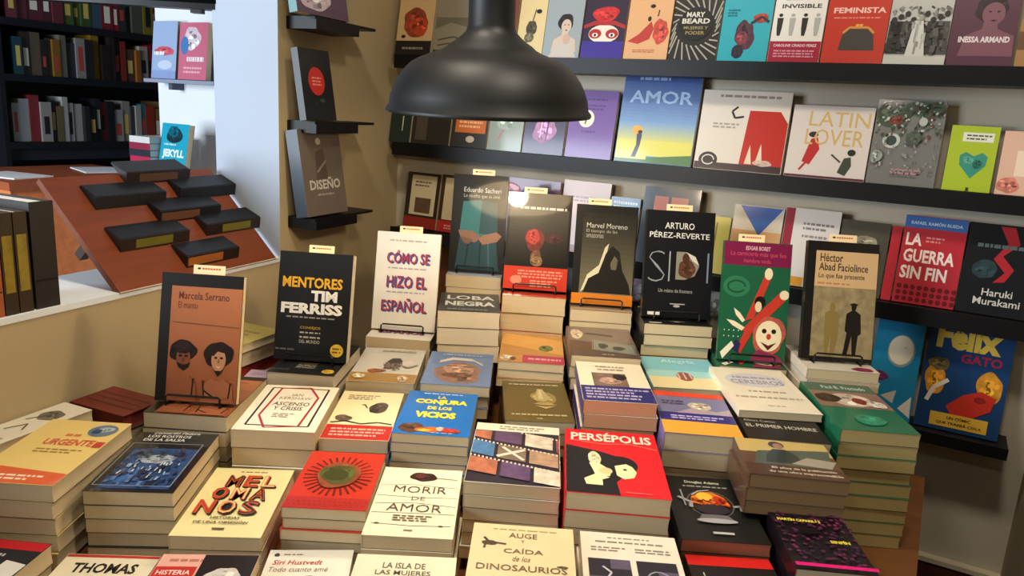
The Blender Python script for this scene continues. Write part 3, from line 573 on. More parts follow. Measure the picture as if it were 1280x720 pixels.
# ================================================================== BOOKS ON WIRE STANDS
WIRE = mat('0c0b0b', 0.4, 'metal')
def solve_h(P, yv, ytop, lo=0.1, hi=0.4):
    for _ in range(30):
        mid = (lo + hi) / 2
        if proj(P + yv * mid)[1] > ytop: lo = mid
        else: hi = mid
    return mid
STAND = [0]
def standing(key, bl, br, h, ytop, T, cover, art, lab, tagc, flat_off, flatT, flatn, flatlow, spine=None, pages=PAGE, kind='print', lean=13, flat=True, short='', flatL=.22, fcover=None, fart=None):
    A, B = onz(bl[0], bl[1], h), onz(br[0], br[1], h)
    d = B - A; meas = atan2(d.y, d.x); ang = YAW + max(-radians(3), min(radians(5), meas - YAW))
    W = d.length; P = (A + B) / 2
    x = Vector((cos(ang), sin(ang), 0)); back = Vector((-sin(ang), cos(ang), 0)); le = radians(lean)
    y = UP * cos(le) + back * sin(le); z = x.cross(y)
    H = solve_h(P, y, ytop)
    bd = book_data(key, W, H, T, cover, art, spine, pages, kind=kind)
    book(bd, basis(x, y, z, P - z * T), lab, 'books propped on wire stands')
    # wire stand
    base = P.z - 0.006
    r = empty('book_stand', basis(x, back, UP, Vector((P.x, P.y, base))))
    tag(r, 'black wire stand holding ' + short, 'book stand', 'wire book stands')
    e = W * 0.33; rw = 0.0021; tt = T / cos(le)
    f = MB().tube([(-e, 0.03, rw), (-e, -0.010, rw), (-e, -0.0135, 0.006), (-e, -0.010, 0.020), (-e + .004, -0.0095, 0.023), (e - .004, -0.0095, 0.023), (e, -0.010, 0.020), (e, -0.0135, 0.006), (e, -0.010, rw), (e, 0.03, rw)], rw, WIRE); f.obj('front_rest', r)
    yb = lambda zz: tt + 0.0045 + (zz - 0.006) * math.tan(le)
    f = MB().tube([(-e, 0.03, rw), (-e, yb(0.006) + .002, rw), (-e, yb(0.012), 0.012), (-e, yb(.12), .12), (-e + .006, yb(.126), .126), (e - .006, yb(.126), .126), (e, yb(.12), .12), (e, yb(0.012), 0.012), (e, yb(.006) + .002, rw), (e, 0.03, rw)], rw, WIRE); f.obj('back_frame', r)
    f = MB().tube([(e * .96, yb(.10) + .003, .10), (e * .9, yb(.1) + .055, rw), (-e * .9, yb(.1) + .055, rw), (-e * .96, yb(.10) + .003, .10)], rw, WIRE); f.obj('rear_leg', r)
    # shelf tag behind the top edge
    if tagc:
        tp = basis(x, y, z, P - z * T)
        u = None
        c0 = P + y * H
        px, _ = proj(c0); dx = (tagc[0] + tagc[1]) / 2 - px
        sc = W / (proj(P + y * H + x * W / 2)[0] - proj(P + y * H - x * W / 2)[0])
        tw = (tagc[1] - tagc[0]) * sc; th = 0.021
        t = empty('shelf_tag', tp @ Matrix.Translation((dx * sc, H - 0.007, -0.0012))); tag(t, 'small cream tag with orange print above ' + short, 'tag', 'cream tags above the propped books')
        MB().box(-tw / 2, 0, 0, tw / 2, th + .004, 0.0008, mat('f2dcae', 0.6, 'print')).obj('card', t)
        p = MB(); p.face([(px_ * 1 - tw * .32, py_ + .018, .001) for px_, py_ in ellp(0, 0, .0035, .002, 10)], mat('2a2018')); p.obj('bird_mark', t)
        p = MB()
        for j in range(7): p.box(-tw * .22 + j * tw * .085, .0165, .0009, -tw * .22 + j * tw * .085 + tw * .06, .0195, .0011, mat('c8541e'))
        p.obj('lettering', t)
    # the copies it stands on
    if flat:
        fo = P - back * flat_off
        stack(key + 'f', fo, ang, W, flatL, flatT, base, flatn, fcover or cover, art if fart is None else fart, 'flat ' + flatlow + ' lying under its wire stand', flatlow + ' under a wire stand', short='the flat copies under ' + short, spine=spine, pages=pages, kind=kind)
FL = [  # author names and titles in the lettering follow the covers in the photo
 dict(key='s1', bl=(193, 500), br=(295, 507), h=.576, ytop=343, T=.016, cover='1b1614', kind='wrapped', tagc=(237, 277), flat_off=.048, flatT=.03, flatn=5, flatlow='black and orange paperback', short='the orange portrait book',
  lab='black framed orange paperback with two old portraits, propped beside the low wall',
  art=[('g', '8a4e2c', 'b06a42', .13, 0, 1, .90), ('t', '6a3420', 'Marcela Serrano', .22, .80, .84, .86, .01), ('t', '6a3420', 'El manto', .22, .73, .46, .78), ('b', '241610', .31, .40, .155, .09), ('e', '7a4428', .32, .345, .085, .085), ('b', '2a1812', .31, .425, .10, .05), ('e', '20120e', .285, .36, .022, .010), ('e', '20120e', .355, .36, .022, .010), ('p', '5a2e1c', [(.315, .345), (.33, .345), (.335, .315), (.305, .315)]), ('p', '20120e', [(.24, .31), (.27, .27), (.33, .245), (.39, .275), (.41, .31), (.33, .29)]), ('b', '241610', .75, .385, .17, .105), ('e', 'b07c54', .755, .345, .088, .09), ('p', '241610', [(.66, .38), (.70, .43), (.80, .44), (.85, .40), (.82, .40), (.74, .41), (.69, .37)]), ('e', '20120e', .72, .36, .020, .009), ('e', '20120e', .79, .36, .020, .009), ('p', '8a5436', [(.75, .35), (.765, .35), (.77, .32), (.742, .32)]), ('p', 'd8b090', [(.715, .302), (.755, .29), (.795, .302), (.755, .278)]), ('p', '20120e', [(.69, .275), (.755, .215), (.83, .275), (.79, .255), (.755, .262), (.72, .255)]), ('p', '8e5234', [(.15, .01), (.17, .14), (.26, .21), (.33, .19), (.40, .21), (.49, .14), (.51, .01)]), ('p', '9a5c3c', [(.56, .01), (.58, .14), (.68, .20), (.755, .18), (.83, .20), (.94, .14), (.96, .01)]), ('s', '2a1a14', [(.16, .62), (.98, .60)], .001), ('s', '2a1a14', [(.45, .05), (.46, .19)], .003), ('s', '2a1a14', [(.60, .04), (.58, .18)], .003), ('s', '2a1a14', [(.9, .05), (.92, .17)], .003), ('s', '2a1a14', [(.6, .1), (.72, .05)], .003)]),
 dict(key='s2', bl=(342, 447), br=(432, 455), h=.565, ytop=316, T=.03, cover='1f1f21', pages='dcd0b8', tagc=(381, 413), flat_off=.07, flatT=.03, flatn=4, flatlow='black paperback with white and yellow letters', short='the black book with yellow title',
  lab='black paperback with yellow and white block letters, propped on a stand',
  art=[('t', 'e0a82a', 'MENTORES', .06, .67, .88, .77, .03), ('t', 'e8e4da', 'TIM', .46, .55, .82, .65, .05), ('t', 'e8e4da', 'FERRISS', .06, .43, .90, .53, .05), ('l', '9a948a', .14, .385, .82, .41, 1), ('t', 'c09a38', 'CONSEJOS', .34, .285, .62, .315, .01), ('l', 'b8b0a0', .34, .245, .62, .27, 1), ('l', 'b8b0a0', .34, .20, .62, .23, 1), ('t', 'b8b0a0', 'DEL MUNDO', .34, .16, .62, .19, .01), ('l', '6a665e', .02, .08, .28, .11, 1), ('e', 'd8b440', .86, .11, .09, .06), ('l', '6a5420', .80, .08, .92, .14, 2)]),
 dict(key='s3', bl=(464, 410), br=(543, 416), h=.563, ytop=291, T=.018, cover='e6e0d4', tagc=(498, 527), flat_off=.055, flatT=.026, flatn=4, flatlow='white paperback with red and blue letters', short='the white book with red and blue letters',
  lab='white paperback with red and blue shadowed capitals, propped on a stand',
  art=[('l', 'b0a898', .2, .90, .8, .93, 1)] + [x for s, u0, v0, u1, v1 in (('CÓMO SE', .17, .685, .84, .82), ('HIZO EL', .19, .435, .82, .555), ('ESPAÑOL', .13, .19, .84, .33)) for x in (('t', '3a5a9a', s, u0 + .02, v0 - .012, u1 + .02, v1 - .012, .02), ('t', 'c8463a', s, u0, v0, u1, v1, .02), ('t', '5a3a6a', s, u0 + .008, v0 - .005, u1 + .008, v1 - .005, -.015))] + [('l', 'a8a0a0', .2, .62, .8, .645, 1), ('l', 'a8a0a0', .2, .375, .8, .40, 1)]),
 dict(key='s4', bl=(561, 336), br=(627, 343), h=.424, ytop=219, T=.018, cover='131416', kind='gloss', tagc=(590, 618), flat_off=.03, flatT=.034, flatn=3, flatlow='pale blue paperback', short='the book with a teal dress', fcover='b8c0d4', fart=[('l', '8a90a8', .1, .6, .9, .9, 3)], flatL=.2,
  lab='black paperback with a teal dress and folded hands, propped on a stand',
  art=[('p', '2f6f70', [(.16, .38), (.20, .72), (.50, .74), (.82, .72), (.86, .36)]), ('p', '1e4a50', [(.52, .40), (.54, .74), (.82, .72), (.86, .38)]), ('p', '264a54', [(.12, .02), (.18, .38), (.84, .34), (.92, .02)]), ('s', '16303a', [(.34, .3), (.30, .04)], .004), ('s', '16303a', [(.56, .3), (.56, .04)], .004), ('s', '3a6a72', [(.70, .3), (.74, .04)], .004), ('p', '8a6450', [(.14, .42), (.20, .34), (.46, .30), (.58, .36), (.40, .42)]), ('p', '9a7058', [(.52, .34), (.60, .28), (.86, .32), (.94, .38), (.84, .42), (.6, .38)]), ('p', '7a5444', [(.18, .36), (.26, .29), (.34, .28), (.42, .33)]), ('t', 'd0d0cc', 'Eduardo Sacheri', .20, .82, .88, .87), ('t', 'b8b8b4', 'Lo mucho que te amé', .20, .755, .86, .80)]),
 dict(key='s5', bl=(628, 360), br=(708, 366), h=.442, ytop=242, T=.024, cover='171513', kind='gloss', tagc=(655, 684), flat_off=.045, flatT=.046, flatn=3, flatlow='thick paperback with a red top', short='the book with a red band', fcover='c43a26', fart=[('r', '1c1a18', 0, .22, 1, 1)], flatL=.2,
  lab='glossy dark paperback with a red figure and red paper band, propped on a stand',
  art=[('g', '161412', '4a4438', .04, .25, .96, .84), ('b', '6a2a24', .45, .52, .15, .12), ('b', 'b03a34', .42, .55, .10, .08), ('b', '6a4a34', .48, .34, .08, .08), ('b', '8a6a48', .5, .30, .10, .05), ('b', '4a2a28', .75, .54, .14, .05), ('l', 'c8c4b8', .2, .82, .92, .87, 1), ('r', 'c83c26', 0, 0, 1, .24), ('l', 'e89a84', .22, .12, .92, .21, 3), ('l', 'e89a84', .42, .03, .84, .11, 3), ('e', 'e08a70', .2, .10, .09, .045)]),
 dict(key='s6', bl=(713, 378), br=(790, 385), h=.455, ytop=257, T=.018, cover='1d1b18', kind='wrapped', tagc=(736, 765), flat_off=.035, flatT=.03, flatn=3, flatlow='brown grey paperback', short='the book with a veiled woman', fcover='8a7058', fart=[('ph', '5a4a3c', 0, .3, 1, 1), ('r', 'b09a78', 0, 0, 1, .1)], flatL=.2,
  lab='dark olive paperback with a long-haired figure and orange foot, propped on a stand',
  art=[('g', '7a7258', '24211b', .12, .10, .98, .92), ('p', 'd0c8a8', [(.14, .12), (.24, .30), (.42, .40), (.50, .58), (.56, .62), (.50, .40), (.44, .26)]), ('p', '211e1a', [(.18, .12), (.26, .26), (.42, .32), (.52, .52), (.62, .60), (.74, .54), (.80, .36), (.92, .22), (.96, .12)]), ('p', '6a604e', [(.60, .42), (.66, .50), (.72, .46), (.70, .36), (.62, .36)]), ('t', 'c8c4b4', 'Marvel Moreno', .18, .77, .84, .82), ('t', 'a8a494', 'El tiempo de las', .18, .715, .68, .755), ('t', 'a8a494', 'amazonas', .18, .67, .46, .705), ('r', 'd07a24', 0, 0, 1, .11)]),
 dict(key='s7', bl=(802, 395), br=(887, 400), h=.448, ytop=264, T=.026, cover='141417', tagc=(836, 869), flat_off=.045, flatT=.026, flatn=4, flatlow='black paperback with cream page edges', short='the black book with tall silver letters', flatL=.2,
  lab='black paperback with tall thin silver letters and white name, propped on a stand',
  art=[('t', 'd8d6d0', 'ARTURO', .27, .83, .70, .89, .01), ('t', 'd8d6d0', 'PÉREZ-REVERTE', .05, .745, .93, .81, .01), ('t', '8a8e92', 'S', .06, .33, .30, .62, -.03), ('r', '9a9ea2', .355, .34, .375, .62), ('p', '8a8478', [(.46, .36), (.46, .62), (.60, .62), (.74, .58), (.80, .49), (.74, .40), (.60, .36)]), ('p', 'cfcabc', [(.60, .62), (.74, .58), (.80, .50), (.70, .54)]), ('b', '5a3a2a', .62, .46, .12, .09, 1), ('e', '4a2f24', .60, .56, .05, .05), ('r', '7c86a0', .915, .34, .94, .62), ('t', 'a8a49c', 'Un relato de frontera', .22, .235, .72, .27), ('e', 'a8a49c', .5, .11, .05, .012), ('r', 'a8a49c', .4, .125, .62, .135), ('r', 'd8d4c8', .08, .02, .26, .05)]),
 dict(key='s8', bl=(895, 445), br=(982, 458), h=.512, ytop=303, T=.014, cover='1d5a3c', tagc=(925, 958), flat_off=.028, flatT=.02, flatn=4, flatlow='green and red paperback', short='the green book with raised arms', flatL=.22,
  lab='green paperback with magenta top, raised red arms and a laughing face, propped on a stand',
  art=[('r', '7a1a44', 0, .80, 1, 1), ('t', 'e0b0b8', 'EDGAR BORET', .32, .93, .68, .965, .02), ('t', 'c04a60', 'La carnicería más que feo', .10, .87, .92, .92, .01), ('t', 'c04a60', 'hambre toda', .30, .825, .70, .86, .01), ('e', '2e7450', .22, .62, .2, .09), ('s', '1a4c34', ellp(.22, .62, .13, .05, 12), .004), ('p', 'c03a2a', [(.38, .34), (.50, .36), (.72, .70), (.62, .72)]), ('p', 'c03a2a', [(.34, .26), (.46, .22), (.95, .52), (.88, .60)]), ('e', 'e8d8b0', .68, .74, .06, .05), ('e', 'e8d8b0', .93, .57, .07, .04), ('e', '1a1416', .58, .50, .08, .05), ('e', 'e0c8a0', .56, .46, .05, .045), ('p', 'e8d8b8', [(.20, .44), (.30, .40), (.38, .34), (.34, .32), (.24, .38)]), ('p', 'e8d8b8', [(.10, .34), (.22, .33), (.38, .28), (.34, .25), (.2, .29)]), ('p', 'c03a2a', [(.28, .10), (.40, .28), (.48, .22), (.34, .06)]), ('p', '2a2a50', [(.20, .10), (.30, .06), (.34, .14), (.26, .18)]), ('p', 'e8e0c8', [(.04, .06), (.2, .16), (.24, .12), (.08, .0)]), ('b', 'b85a48', .74, .22, .25, .16), ('e', 'ecdcb4', .74, .22, .19, .13), ('e', '2a1a1a', .67, .26, .035, .02), ('e', '2a1a1a', .81, .26, .035, .02), ('e', 'c03a2a', .74, .215, .035, .025), ('p', '5a1a1a', [(.62, .17), (.74, .14), (.86, .17), (.74, .10)]), ('p', '8a3050', [(.5, .05), (.6, .1), (.9, .06), (.98, .0), (.5, 0)])] + [('e', 'e0e0c8', .08 + .07 * (k % 4), .20 + .05 * (k // 4), .008, .006) for k in range(8)]),
 dict(key='s9', bl=(1000, 447), br=(1090, 455), h=.481, ytop=303, T=.018, cover='171513', kind='wrapped', tagc=(1040, 1075), flat_off=.05, flatT=.022, flatn=4, flatlow='white paperback with a dark edge', short='the sand-coloured book with two men', fcover='d8d0c0', fart=[('l', '8a8478', .1, .3, .8, .8, 4), ('b', '8a2a50', .8, .1, .15, .08)], flatL=.17,
  lab='black framed sand paperback with a pale and a dark standing man, propped on a stand',
  art=[('r', 'd0ac7c', .12, .62, 1, .92), ('ph', '93825e', .12, .03, 1, .62), ('l', 'c07a58', .16, .635, .62, .66, 1), ('t', '4a3424', 'Héctor', .18, .83, .50, .90, .01), ('t', '4a3424', 'Abad Faciolince', .17, .755, .86, .82, .01), ('t', '6a4a34', 'Lo que fue presente', .17, .68, .82, .735, .01), ('e', '8a7440', .40, .45, .04, .035), ('p', '8a7440', [(.30, .40), (.40, .43), (.50, .40), (.50, .24), (.46, .06), (.40, .06), (.40, .22), (.36, .06), (.32, .06), (.30, .24)]), ('e', '15120f', .70, .46, .035, .035), ('e', '15120f', .70, .48, .055, .012), ('p', '15120f', [(.60, .40), (.70, .44), (.80, .40), (.82, .24), (.78, .22), (.76, .06), (.71, .06), (.69, .22), (.64, .06), (.58, .06), (.62, .24), (.59, .26)])]),
]
for k in FL: standing(**k)

# ================================================================== LEDGES AND BOOKS ON THE BACK WALL
def ledge(x0, x1, ztop, label, zbot=None, y0=1.90, lip=0.006):
    zbot = zbot if zbot is not None else ztop - 0.036
    r = empty('wall_ledge', Matrix.Translation(((x0 + x1) / 2, WALL_Y, zbot)))
    tag(r, label, 'shelf', 'black ledges on the walls'); w2 = (x1 - x0) / 2; hh = ztop - zbot
    MB().box(-w2, y0 - WALL_Y + 0.004, 0, w2, -0.001, hh, M_black).obj('board', r)
    MB().box(-w2, y0 - WALL_Y, 0, w2, y0 - WALL_Y + 0.004, hh + lip, M_black).obj('front_lip', r)
XA = CORNER.x + 0.055; XB = XR - 0.006
Z1, Z2, Z3, Z4 = HC + 0.147, HC - 0.113, HC - 0.377, HC - 0.66
ledge(XA, XB, Z1, 'long black wall ledge holding the topmost row of books', lip=.003)
ledge(XA, XB, Z2, 'long black wall ledge directly under the row with the big blue and yellow book', lip=.003)
ledge(XA, XB, Z3, 'long black wall ledge just below the row behind the propped books', lip=.003)
ledge(-1.05, 0.214, Z4, 'black wall ledge lowest of all, holding the yellow-titled comic book', zbot=Z4 - .024, lip=.003)
G_W = 'books facing out on the wall ledges'
LAST = {}
def vscale(art, f):
    out = []
    for a in art:
        a = list(a); t = a[0]
        if t in ('r', 'ph', 'l', 'e', 'b'): a[3] *= f; a[5] *= f
        elif t in ('p', 'pp', 's'): a[2] = [(u, v * f) for u, v in a[2]]
        elif t in ('t', 'g'): a[4] *= f; a[6] *= f
        out.append(tuple(a))
    return out
def wallbook(key, row, xl, xr, ytop, cover, art, lab, T=.014, kind='wrapped', lean=9, H=None, dz=0.0, **kw):
    """xl, xr: pixel x of the bottom edge; ytop: pixel y of the top edge"""
    z = {1: Z1, 2: Z2, 3: Z3, 4: Z4}[row] + 0.0004
    Yf = 1.936
    def xat(px):                                               # where the column px meets the ledge line
        lo, hi = -1.8, 0.8
        for _ in range(40):
            mid = (lo + hi) / 2
            if proj(Vector((mid, Yf, z)))[0] < px: lo = mid
            else: hi = mid
        return mid
    x0, x1 = xat(xl), xat(xr)
    x0 = max(x0, LAST.get(row, -9) + 0.0015); LAST[row] = x1
    le = radians(lean); y = Vector((0, sin(le), cos(le))); zz = Vector((0, -cos(le), sin(le)))
    P = Vector(((x0 + x1) / 2, Yf, z + T * sin(le) * 0)); 
    if H is None: H = solve_h(P, y, ytop, .05, .4)
    T = min(T, 0.055 - H * sin(le)) if H * sin(le) + T > 0.055 else T
    T = max(T, 0.006)
    bd = book_data(key, x1 - x0, H, T, cover, vscale(art, .74) if row == 1 else art, kind=kind, **kw)
    book(bd, basis(Vector((1, 0, 0)), y, zz, P - zz * T + Vector((0, 0, T * sin(le)))), lab, G_W)
def portrait(hair, skin, cx=.5, cy=.5, s=1.0): return [('b', hair, cx, cy + .1 * s, .22 * s, .17 * s), ('e', skin, cx + .03 * s, cy + .03 * s, .15 * s, .13 * s), ('p', skin, [(cx - .08 * s, cy - .06 * s), (cx + .1 * s, cy - .06 * s), (cx + .11 * s, cy - .14 * s), (cx + .34 * s, cy - .22 * s), (cx + .40 * s, cy - .45 * s), (cx - .36 * s, cy - .45 * s), (cx - .30 * s, cy - .22 * s), (cx - .09 * s, cy - .14 * s)]), ('e', hair, cx - .02 * s, cy + .055 * s, .022 * s, .01 * s), ('e', hair, cx + .09 * s, cy + .055 * s, .022 * s, .01 * s), ('p', hair, [(cx + .0 * s, cy - .045 * s), (cx + .04 * s, cy - .035 * s), (cx + .09 * s, cy - .045 * s), (cx + .04 * s, cy - .06 * s)])]
HU = .215
wallbook('u1', 1, 493, 537, 0, 'c9a878', [('b', '8a3a28', .5, .62, .36, .26, 1), ('b', 'b8442c', .6, .55, .24, .18), ('r', '1a1716', 0, 0, 1, .28), ('l', '8a8478', .2, .1, .8, .18, 1), ('e', '2a1a14', .2, .36, .06, .03)], 'tan book with red flowers and a black foot, beside the room corner', H=HU)
wallbook('u2', 1, 540, 588, 0, '8a8270', [('p', '6a6454', [(0, .5), (.4, .62), (1, .5), (1, .7), (0, .72)]), ('s', '4a463c', [(.1, .3), (.5, .36), (.9, .26)], .004), ('s', '4a463c', [(.1, .2), (.4, .24), (.9, .16)], .004), ('r', '3a362e', .0, .0, 1, .12)], 'grey sketch-covered book half behind the hanging lamp', H=HU)
wallbook('u2b', 1, 590, 640, 0, '7a3a34', [('r', 'c8c0b0', .1, .2, .9, .8)], 'dark red book hidden behind the neck of the hanging lamp', H=HU)
wallbook('u3', 1, 643, 676, 0, 'dcc48e', [('s', '6a5a40', [(.3, .2), (.45, .5), (.6, .9)], .004), ('b', '4a4434', .5, .55, .2, .14), ('b', '6a6048', .45, .38, .16, .1), ('e', '1e1a18', .72, .86, .1, .04)], 'cream book with a dark leafy branch on the cover', H=HU - .015)
wallbook('u4', 1, 676, 722, 0, '98a2a4', portrait('2a2422', 'd0b8a4', .55, .52, .9) + [('p', 'c8bcb0', [(.15, .0), (.4, .25), (.7, .3), (.95, .0)]), ('e', 'c8a894', .62, .33, .1, .09)], 'grey-blue book with a dark-haired portrait', H=HU)
wallbook('u5', 1, 724, 776, 0, '2c2038', [('r', '3a2a8a', 0, 0, 1, .30), ('l', '9a90d0', .1, .06, .9, .24, 4), ('e', 'e8dcc8', .5, .42, .36, .15), ('r', '3a2a8a', 0, 0, 1, .295), ('e', 'b02a28', .3, .42, .15, .08), ('e', 'b02a28', .7, .42, .15, .08), ('e', 'f0ece0', .3, .40, .07, .035), ('e', 'f0ece0', .7, .40, .07, .035), ('e', '1a1416', .3, .40, .03, .025), ('e', '1a1416', .7, .40, .03, .025), ('p', 'a82a2c', [(0, .56), (.25, .63), (.75, .63), (1, .56), (1, .50), (.75, .56), (.25, .56), (0, .50)]), ('b', 'c83030', .5, .74, .3, .13)], 'dark purple book with a painted face under a red hat', H=HU)
wallbook('u6', 1, 778, 832, 0, 'dca878', [('p', 'b83a30', [(.05, .30), (.3, .42), (.55, .62), (.62, .50), (.55, .34), (.3, .26)]), ('b', 'c04a3c', .78, .46, .18, .19), ('e', '2a1a1a', .5, .66, .04, .04), ('s', '2a1a1a', [(.68, .7), (.70, .8)], .003), ('l', 'b86a4a', .2, .12, .7, .18, 2), ('e', '2a1a1a', .54, .86, .06, .03)], 'peach book with red shoe shapes', H=HU)
def spiral():
    a = []
    for k in range(26):
        t = 2 * pi * k / 26
        a.append(('s', 'a8a090', [(.5 + .42 * cos(t), .52 + .28 * sin(t)), (.5 + .75 * cos(t + .35), .52 + .55 * sin(t + .35))], .0035))
    return a
wallbook('u7', 1, 834, 893, 0, '26231f', spiral() + [('e', '1d1b19', .5, .58, .36, .26), ('t', 'd8d0c0', 'MARY', .28, .68, .66, .76, .03), ('t', 'd8d0c0', 'BEARD', .2, .58, .78, .66, .03), ('t', '9a8a58', 'MUJERES Y', .25, .48, .76, .54, .02), ('t', '9a8a58', 'PODER', .3, .41, .7, .465, .02)], 'black book with radiating grey lines around a dark disc', H=HU)
wallbook('u8', 1, 895, 956, 0, '2fa0ac', [('b', '4a2a34', .5, .40, .2, .22, 1), ('b', '7a3a40', .45, .36, .12, .1), ('b', '2a2430', .4, .16, .12, .1), ('b', 'a83a34', .78, .66, .14, .07), ('s', '3a2a30', [(.6, .58), (.8, .68), (.95, .6)], .006), ('l', 'c0a860', .2, .93, .9, .98, 1), ('l', '1a6a78', .1, .68, .34, .80, 3)], 'turquoise book with a dark red and purple figure', H=HU)
def people():
    a = []
    for k in range(4):
        u = .14 + k * .24; c = '2a2826' if k % 2 == 0 else 'a8a49c'
        a += [('e', c, u, .70, .04, .025), ('p', c, [(u - .06, .66), (u + .06, .66), (u + .05, .50), (u + .03, .40), (u - .03, .40), (u - .05, .50)])]
    return a
wallbook('u9', 1, 958, 1022, 0, 'dcd6ca', people() + [('l', '3a3634', .2, .90, .8, .97, 1), ('t', '3a3634', 'INVISIBLE', .14, .80, .90, .86, .02), ('r', '9a1c34', 0, 0, 1, .32), ('t', 'e0c8c8', 'CAROLINE CRIADO PEREZ', .08, .24, .92, .28, .02), ('l', 'c88a94', .1, .08, .9, .2, 3)], 'white book with a row of small people and a dark red band', H=HU)
wallbook('u10', 1, 1024, 1101, 0, 'b8321f', [('t', 'e8b8a8', 'FEMINISTA', .1, .72, .94, .80, .03), ('l', 'd88a70', .12, .64, .88, .67, 1), ('p', '3e3a34', [(.30, .42), (.40, .50), (.70, .50), (.80, .42), (.84, .20), (.26, .20)]), ('s', 'c88a3a', [(.30, .44), (.40, .52), (.70, .52), (.80, .44)], .005), ('e', 'd89a40', .52, .55, .03, .02), ('e', 'd89a40', .58, .55, .03, .02)], 'red book with a dark clasp purse', H=HU)
wallbook('u11', 1, 1102, 1179, 0, 'b4b2aa', [('r', '8a8882', 0, .2, 1, .55), *scatter(21, .02, .6, .98, .8, 40, ['6a6862', '3a3834', '8a8880'], .08, .006, .2)] + [x for k in range(9) for x in (('e', '2a2826', .08 + k * .105, .62 + .04 * ((k * 7) % 3), .045, .04), ('p', ['35332f', '1e1d1b', '4a4842'][k % 3], [(.02 + k * .105, .60), (.14 + k * .105, .60), (.16 + k * .105, .16), (.0 + k * .105, .16)]))] + [*scatter(22, .02, .14, .98, .6, 90, ['1c1b19', '2e2c29', '5a5852', '45433e'], .14, .007), ('p', 'c8c6be', [(.42, .60), (.56, .60), (.66, .12), (.34, .12)]), *scatter(23, .38, .14, .62, .58, 18, ['8a8882', 'a8a69e'], .2, .003, .95), ('b', '9a988e', .5, .64, .05, .05), ('r', 'c0beb6', 0, 0, 1, .12)], 'black and white photo book showing a standing crowd', H=HU)
wallbook('u12', 1, 1180, 1262, 0, '54303f', portrait('2c1a22', '7a4e58', .58, .66, 1.15) + [('t', 'ddd0d0', 'INESSA ARMAND', .14, .32, .92, .40, .04)], 'plum book with a faded portrait and white capitals', H=HU)
wallbook('u13', 1, 1266, 1298, 50, 'a07848', [('r', '6a4a30', 0, .5, 1, 1)], 'brown book at the end of the topmost ledge', H=.10)
wallbook('l1', 2, 486, 511, 138, '1e302a', [('s', 'c0c0b0', [(.6, .3), (.6, .7)], .004)], 'dark green book in the room corner below the hanging lamp', H=.115)
wallbook('l2', 2, 513, 560, 140, '2a2622', [('r', '4a4438', .1, .1, .4, .9)], 'black-brown book below the hanging lamp rim', H=.115)
wallbook('l3', 2, 562, 606, 140, '2c2a26', [('r', 'c0662a', .1, .35, .95, .75), ('l', 'e8b080', .2, .45, .85, .65, 2), ('e', 'b8a894', .55, .2, .12, .08)], 'dark book with an orange label below the lamp', H=.125)
wallbook('l4', 2, 608, 650, 125, '8a948a', [('s', 'a86a78', [(.3, .2), (.5, .5), (.6, .8)], .006), ('b', '9aa89a', .5, .6, .3, .2)], 'grey-green book with a pale sketch', H=.15)
wallbook('l5', 2, 652, 702, 128, '3a3450', [('b', 'a878a0', .5, .45, .28, .24), ('s', 'd8b8d0', [(.4, .3), (.42, .6)], .004), ('s', '6a3a70', [(.55, .25), (.58, .65)], .005)], 'navy book with a pink heart-shaped drawing', H=.15)
wallbook('l6', 2, 705, 762, 114, '6a4a90', [('e', 'ded6c4', .38, .58, .17, .13), ('s', '3a3428', [(.36, .5), (.40, .64)], .004), ('l', '4a3070', .35, .84, .8, .89, 1), ('l', '4a3070', .3, .7, .75, .8, 2), ('l', '4a3070', .3, .36, .6, .42, 1)], 'purple book with a small white oval')
wallbook('l7', 2, 767, 862, 92, '5a86b8', [('g', '7a9ac0', '2a4488', 0, .42, 1, 1), ('g', 'c8c470', '7a9ac0', 0, .24, 1, .44), ('r', 'cdc85c', 0, .08, 1, .25), ('p', '4a7040', [(.4, .06), (1, .12), (1, 0), (0, 0), (0, .04)]), ('r', 'd0d070', 0, .04, .42, .12), ('t', '9ab8dc', 'AMOR', .10, .66, .92, .80, .02), ('l', '8aa8d8', .2, .90, .6, .96, 1), ('e', 'e0a040', .26, .36, .07, .05), ('e', '2a2624', .30, .34, .03, .022), ('p', '3a3a4a', [(.26, .32), (.33, .32), (.32, .20), (.28, .06), (.22, .06), (.27, .2)])], 'large blue and yellow picture book with a small walking figure')
wallbook('l8', 2, 866, 975, 115, 'd0c8bc', [('p', 'b02a20', [(.52, .08), (1, .08), (1, .62), (.90, .76), (.56, .76)]), ('r', '3a2a2c', 0, 0, 1, .09), ('s', '2a2624', [(.42, .80), (.36, .74), (.40, .66), (.50, .68)], .005), ('e', '2a2624', .16, .12, .11, .10), ('s', 'd0c8bc', ellp(.16, .12, .07, .06, 12), .003), ('p', 'd8c8b0', [(.58, .1), (.62, .34), (.66, .1)]), ('p', 'd8c8b0', [(.70, .12), (.74, .36), (.78, .1)]), ('b', 'c8b0a0', .78, .12, .1, .04), ('l', '8a8478', .2, .90, .9, .96, 1), ('l', '9a948a', .16, .52, .46, .60, 2)], 'large white book with a red dress shape and black spiral')
